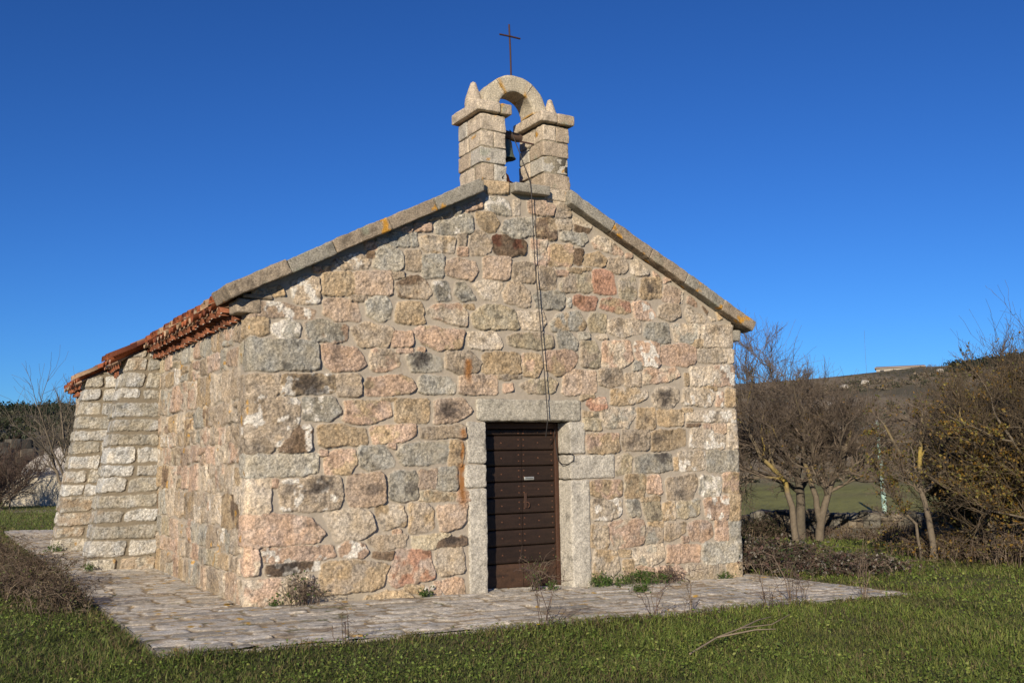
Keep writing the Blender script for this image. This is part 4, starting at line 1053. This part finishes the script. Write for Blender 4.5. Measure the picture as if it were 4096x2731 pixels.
# ------------------------------------------------------------------ undergrowth, brambles, dry shrubs
def top(x, y):
    x = np.asarray(x, float); y = np.asarray(y, float)
    return np.where((x > PX0) & (x < PX1) & (y > PY0) & (y < L + 1), zpave(x) + .012, terrain(x, y))
def brush(name, label, cat, loc, rx, ry, hgt, n, seed, cols, leafn=0, leafc=None, rad=.004, group=None, arch=.6, twigs=4, leafs=.05, rot=0, zfun=None):
    rng = np.random.default_rng(seed); x0, y0 = loc; z0 = float(top([x0], [y0])[0]); root = tag(empty(name, (x0, y0, z0)), label, cat, group); K = 7; s = np.linspace(0, 1, K)
    b = rng.normal(0, .5, (n, 2)) * (rx, ry); cr_, sr_ = math.cos(rot), math.sin(rot); b = np.stack([b[:, 0] * cr_ - b[:, 1] * sr_, b[:, 0] * sr_ + b[:, 1] * cr_], -1)
    env = np.exp(-(rng.normal(0, .45, n)) ** 2) * np.clip(1.1 - .5 * (np.linalg.norm(b / max(rx, ry), axis=1)), .25, 1.1)
    dirv = rng.normal(0, 1, (n, 2)); hh = hgt * env * rng.uniform(.45, 1.15, n); ln = hh * rng.uniform(.3, 1.2, n) * arch
    P = np.zeros((n, K, 3)); P[..., :2] = b[:, None] + dirv[:, None] * (ln[:, None] * s ** 1.5)[..., None]
    P[..., 2] = hh[:, None] * (np.sin(s * (math.pi * .5 + arch * .6)))[None]
    P[:, 1:] += rng.normal(0, .02, (n, K - 1, 3)) * hgt
    P[..., 2] += (top(x0 + b[:, :1] + 0 * s, y0 + b[:, 1:] + 0 * s) - z0)
    if name == 'bramble_heap': P[..., 2] = np.maximum(P[..., 2], -.2)
    cols = np.array(cols); c = cols[rng.integers(len(cols), size=n)] * rng.uniform(.7, 1.3, (n, 1)); mb = MB(); tubes(mb, P, rad * np.linspace(1.15, .55, K)[None] * np.ones((n, 1)), 3, c)
    if twigs:
        bi = np.repeat(np.arange(n), twigs); ti = rng.uniform(.25, 1, len(bi)) * (K - 1); i0 = np.clip(ti.astype(int), 0, K - 2); f = (ti - i0)[:, None]; p = P[bi, i0] * (1 - f) + P[bi, i0 + 1] * f
        dv = rng.normal(0, 1, (len(bi), 3)); dv[:, 2] = np.abs(dv[:, 2]) * .8 - .1; L2 = hgt * rng.uniform(.08, .3, len(bi)); t3 = np.linspace(0, 1, 4)
        P2 = p[:, None] + dv[:, None] * (L2[:, None] * t3)[..., None] * .6; P2[:, 1:] += rng.normal(0, .01, (len(bi), 3, 3)); tubes(mb, P2, rad * .6, 3, c[bi]); allp = np.concatenate([P.reshape(-1, 3), P2.reshape(-1, 3)])
    else: allp = P.reshape(-1, 3)
    mb.build('stems', M_dry, root)
    if leafn:
        p = allp[rng.integers(len(allp), size=leafn)]; mb = MB(); leafc = np.array(leafc); quads(mb, p + rng.normal(0, .03, p.shape), leafs * rng.uniform(.5, 1.4, leafn), rng, leafc[rng.integers(len(leafc), size=leafn)] * rng.uniform(.6, 1.4, (leafn, 1))); mb.build('foliage', M_leaf, root)
    return root
BR = [(.085, .058, .045), (.13, .095, .07), (.06, .042, .035), (.22, .17, .125)]
BL = [(.05, .055, .025), (.07, .05, .035), (.10, .09, .06), (.04, .06, .02), (.22, .20, .17), (.09, .05, .04)]
brush('bramble_heap', 'tangled heap of dark brambles against the right corner of the chapel', 'brambles', (8.05, .9), .75, 1.2, .44, 800, 901, BR, 9000, BL, .005, arch=1.2, leafs=.055)
brush('bramble_heap', 'low tapering tail of brambles along the right edge of the paving', 'brambles', (8.75, -.5), .7, .6, .24, 420, 902, BR, 4000, BL, .005, arch=1.3, leafs=.05)
DRYC = [(.16, .12, .085), (.12, .085, .065), (.22, .175, .125), (.09, .065, .05)]
for k, (px, dd, rx, hh, n, lb) in enumerate(((1740, 27, .7, .6, 220, 'dark leafy bush behind the bramble heap in front of the wall'), (1935, 26.0, 1.3, .32, 260, 'pale brown dry brush before the stone wall left of the pole'), (2050, 24.5, 1.1, .42, 360, 'dry brush before the stone wall right of the pole'), (2165, 19.0, .9, .42, 320, 'grey dry brush at the foot of the yellow trunk'), (2270, 18.4, 1.0, .5, 380, 'dry brush with orange leaves under the orange tree'), (2370, 17.6, .9, .5, 360, 'dry brush at the right frame edge'))):
    x, y = polar(A(px), dd); lf = [(.03, .035, .015), (.05, .045, .02)] if k == 0 else ORANGE + [(.14, .11, .06)] * 3
    brush('undergrowth', lb, 'bush', (x, y), rx * 1.3, .7, hh, n, 910 + k, DRYC if k else BR, 2600 if k in (0,) else (300 if k in (1, 2) else 1500), lf, .005, group='dry brush along the right field edge', rot=-R(45))
# dry shrubs overhanging the paving on the left
for k, (x, y, rx, ry, hh, n, lb) in enumerate(((-1.75, 3.2, .30, 1.5, .38, 280, 'dry brown shrub overhanging the left paving beside the near buttress'), (-1.75, .8, .28, .8, .34, 200, 'dry brown shrub overhanging the left paving nearest the front'), (-2.1, 6.8, .4, 1.6, .40, 360, 'dry brown shrub farthest back along the left paving'), (-2.2, 2.2, .4, 1.0, .36, 240, 'dry brown shrub on the bank at the left frame edge'))):
    brush('dry_shrub', lb, 'shrub', (x, y), rx, ry, hh, n, 930 + k, [(.11, .08, .058), (.08, .058, .042), (.19, .15, .11)], 700, [(.12, .10, .05), (.16, .12, .07), (.08, .09, .03)], .0035, group='dry shrubs along the left paving', leafs=.03, arch=1.0)
# small weeds rooted in the joints and along the wall foot
G3 = [(.06, .11, .025), (.08, .13, .03), (.10, .13, .04)]
WEEDS = ((.55, -.17, .22, .34, 60, 90, 'dry twiggy weed with a green sprig at the left corner of the front'), (3.52, -.16, .10, .40, 30, 160, 'flowering weed growing before the dark plank door'), (3.72, -.20, .03, .10, 20, 60, 'small green weed right of the flowering weed on the doorstep'), (4.52, -.12, .18, .16, 40, 200, 'green weed at the foot of the right door jamb'), (5.15, -.13, .45, .15, 110, 500, 'long tuft of green weeds along the wall foot right of the door'), (5.62, -.13, .18, .20, 60, 60, 'dry grey tuft along the wall foot right of the door'), (.28, -.15, .05, .07, 10, 40, 'tiny green weed at the left front corner of the chapel'), (2.05, -.10, .07, .08, 14, 60, 'tiny green weed at the wall foot midway left of the door'), (4.6, -.85, .10, .07, 60, 110, 'flat green tuft in a paving joint right of the door'), (-.95, 4.75, .06, .10, 12, 50, 'tiny weed at the foot of the near buttress'), (-1.02, 8.75, .12, .12, 20, 90, 'green weed at the foot of the far buttress'), (6.6, -.12, .12, .08, 20, 60, 'tiny weed at the right end of the front wall foot'))
for k, (x, y, r_, hh, n, nl, lb) in enumerate(WEEDS):
    brush('weed', lb, 'weed', (x, y), r_, r_ * .45, hh, n, 950 + k, DRYC if k in (0, 1, 5) else G3, nl, G3 if k != 5 else DRYC, .0028, group='weeds at the wall foot and in the joints', leafs=.035 if k != 1 else .022, arch=.8)
for k, (x, y, hh, n, lb) in enumerate(((2.05, -2.72, .62, 7, 'tall dry stem weed at the paving edge left of the door axis'), (3.35, -2.68, .55, 6, 'dry branched weed at the paving edge in front of the door'), (3.9, -2.65, .5, 6, 'dry branched weed at the paving edge right of the door axis'), (5.35, -2.6, .62, 14, 'bushy dry weed at the paving edge in the right half'), (4.9, -2.7, .5, 6, 'thin dry weed left of the bushy dry weed'), (6.35, -2.75, .65, 8, 'single pale dry stalk at the right paving edge'), (.1, -2.7, .35, 5, 'short dry weed at the paving edge near the left'), (8.1, -1.2, .75, 8, 'pale dry stalk standing before the bramble tail'))):
    brush('dry_weed', lb, 'weed', (x, y), .05 if n == 8 else .10 if n < 10 else .22, .06, hh, n, 970 + k, [(.15, .11, .085), (.22, .17, .12), (.10, .07, .06)], 0, None, .004, group='dry weeds along the paving edge', arch=.45, twigs=5)
# fallen branch and yellow flowers
mb = MB(); bx, by = 3.2, -4.05; pts = np.array([(-.75, -.30, .04), (-.3, -.12, .10), (.1, .02, .12), (.55, .10, .10), (.95, .28, .13)]); pts2 = np.array([(.1, .02, .12), (.5, .22, .13), (.85, .42, .10)]); pts3 = np.array([(-.3, -.12, .10), (.1, -.16, .13), (.4, -.10, .10)])
for q in (pts, pts2, pts3): tubes(mb, q, np.linspace(.009, .004, len(q)), 5, (.25, .20, .14))
o = tag(mb.build('fallen_branch', M_dry), 'pale fallen branch lying in the grass in the right foreground', 'branch'); o.location = (bx, by, gz(bx, by))
for k, (x, y, zz, lb) in enumerate(((1.72, -3.15, .16, 'yellow flower in the grass at the paving edge below the door'), (8.6, .9, .2, 'yellow flower in the grass beyond the brambles at right'))):
    rt = tag(empty('flower', (x, y, gz(x, y))), lb, 'flower', 'yellow flowers'); mb = MB(); tubes(mb, [(0, 0, 0), (.01, 0, zz)], .003, 4, (.08, .12, .03)); mb.build('stem', M_dry, rt)
    mb = MB(); n = 12; th = np.arange(n) * 2 * np.pi / n
    for j in range(n): mb.add([(.01, 0, zz), (.01 + .012 * math.cos(th[j] - .2), .012 * math.sin(th[j] - .2) - .004, zz + .008), (.01 + .028 * math.cos(th[j]), .028 * math.sin(th[j]) - .01, zz + .012), (.01 + .012 * math.cos(th[j] + .2), .012 * math.sin(th[j] + .2) - .004, zz + .008)], [(0, 1, 2, 3)], None, (.75, .55, .02))
    mb.build('petals', M_leaf, rt)

# ------------------------------------------------------------------ grass
def grass(name, N, r0, r1, seed, hgt, wid, straw, label):
    rng = np.random.default_rng(seed); az = np.radians(rng.uniform(-1, 62, N)); r = np.exp(rng.uniform(np.log(r0), np.log(r1), N)); x = CAM[0] + r * np.sin(az); y = CAM[1] + r * np.cos(az)
    wob_ = .07 * fbm(x * 2.2, y * 2.2, s=34, o=3) + .01; on = (x > PX0 + .02 + wob_) & (x < PX1 - .02 - wob_) & (y > PY0 + .03 + wob_) & (y < L + 1.2); edge = np.maximum.reduce([PX0 - x, x - PX1, PY0 - y]); ed = (edge < .30) & (edge > -.03)
    x, y, r, edge = x[~on], y[~on], r[~on], edge[~on]; n = len(x); z = terrain(x, y)
    p1 = fbm(x * .8, y * .8, s=31, o=3); p2 = fbm(x * 2.6, y * 2.6, s=32, o=3)
    hh = hgt * rng.uniform(.45, 1.35, n) * (1 + .55 * p1 + .45 * p2); hh = np.where(np.abs(edge) < .35, hh * 1.25, hh); hh = np.clip(hh, .015, .3)
    wd = wid * (.6 + r / 11) * rng.uniform(.7, 1.4, n); th = rng.uniform(0, 2 * np.pi, n); ln = rng.uniform(.3, 1.9, n) * hh
    dx, dy = np.cos(th), np.sin(th); sx, sy = -dy * wd, dx * wd; O = np.stack([x, y, z - .01], -1)
    f = lambda a, b, c: O + np.stack([dx * ln * a + sx * b, dy * ln * a + sy * b, hh * c], -1)
    V = np.stack([f(0, -.5, 0), f(0, .5, 0), f(.28, .42, .62), f(.28, -.42, .62), f(1.0, 0, .92)], 1)
    i = np.arange(n)[:, None] * 5; G = np.array([(.14, .185, .034), (.19, .225, .05), (.10, .145, .028), (.23, .24, .065), (.17, .195, .055)]); ST = np.array([(.22, .19, .09), (.19, .16, .07), (.16, .12, .065)])
    c = G[rng.integers(len(G), size=n)] * (1 + .25 * p1 + .2 * p2)[:, None]; p3 = fbm(x * .45, y * .45, s=36, o=4); bm = (.6 * sm(.12, .5, p3 - .15 * rng.random(n)))[:, None]; c = c * (1 - bm) + np.array((.115, .10, .045)) * bm; c = c * np.array((.88, .94, 1.05)) * (1 + np.array((.16, .12, 0)) * sm(0, 5, x)[:, None]) * (.82 + .18 * sm(-4, 2, x)[:, None]); ps = straw + .05 + .20 * sm(.0, .35, p2 - .4 * p1) + .30 * (np.abs(edge) < .28); k = rng.random(n) < ps; c[k] = ST[rng.integers(3, size=k.sum())]
    mb = MB(); mb.add(V, i + np.array([0, 1, 2, 3]), i + np.array([3, 2, 4]), np.repeat(np.clip(c * rng.uniform(.75, 1.25, (n, 1)), .01, .6), 5, 0)); return tag(mb.build(name, M_grass), label, kind='stuff')
grass('grass', 420000, 5.5, 46, 41, .060, .0050, .06, 'green grass with dry blades around the chapel')
def cover(N, seed):
    rng = np.random.default_rng(seed); az = np.radians(rng.uniform(-1, 62, N)); r = np.exp(rng.uniform(np.log(5.5), np.log(28), N)); x = CAM[0] + r * np.sin(az); y = CAM[1] + r * np.cos(az)
    on = (x > PX0 - .02) & (x < PX1 + .02) & (y > PY0 - .02) & (y < L + 1.2); k = ~on & (fbm(x * 1.1, y * 1.1, s=51, o=3) + .25 * rng.normal(size=N) > .0); x, y, r = x[k], y[k], r[k]; n = len(x)
    P = np.stack([x, y, terrain(x, y) + rng.uniform(.015, .075, n)], -1); G = np.array([(.13, .19, .035), (.17, .23, .045), (.10, .16, .03), (.22, .25, .06)]); mb = MB()
    quads(mb, P, .016 * (.7 + r / 10) * rng.uniform(.6, 1.4, n), rng, G[rng.integers(4, size=n)] * rng.uniform(.7, 1.3, (n, 1)), flat=.6); return tag(mb.build('ground_cover', M_leaf), 'low broad leaved plants among the grass', kind='stuff')
cover(85000, 43)
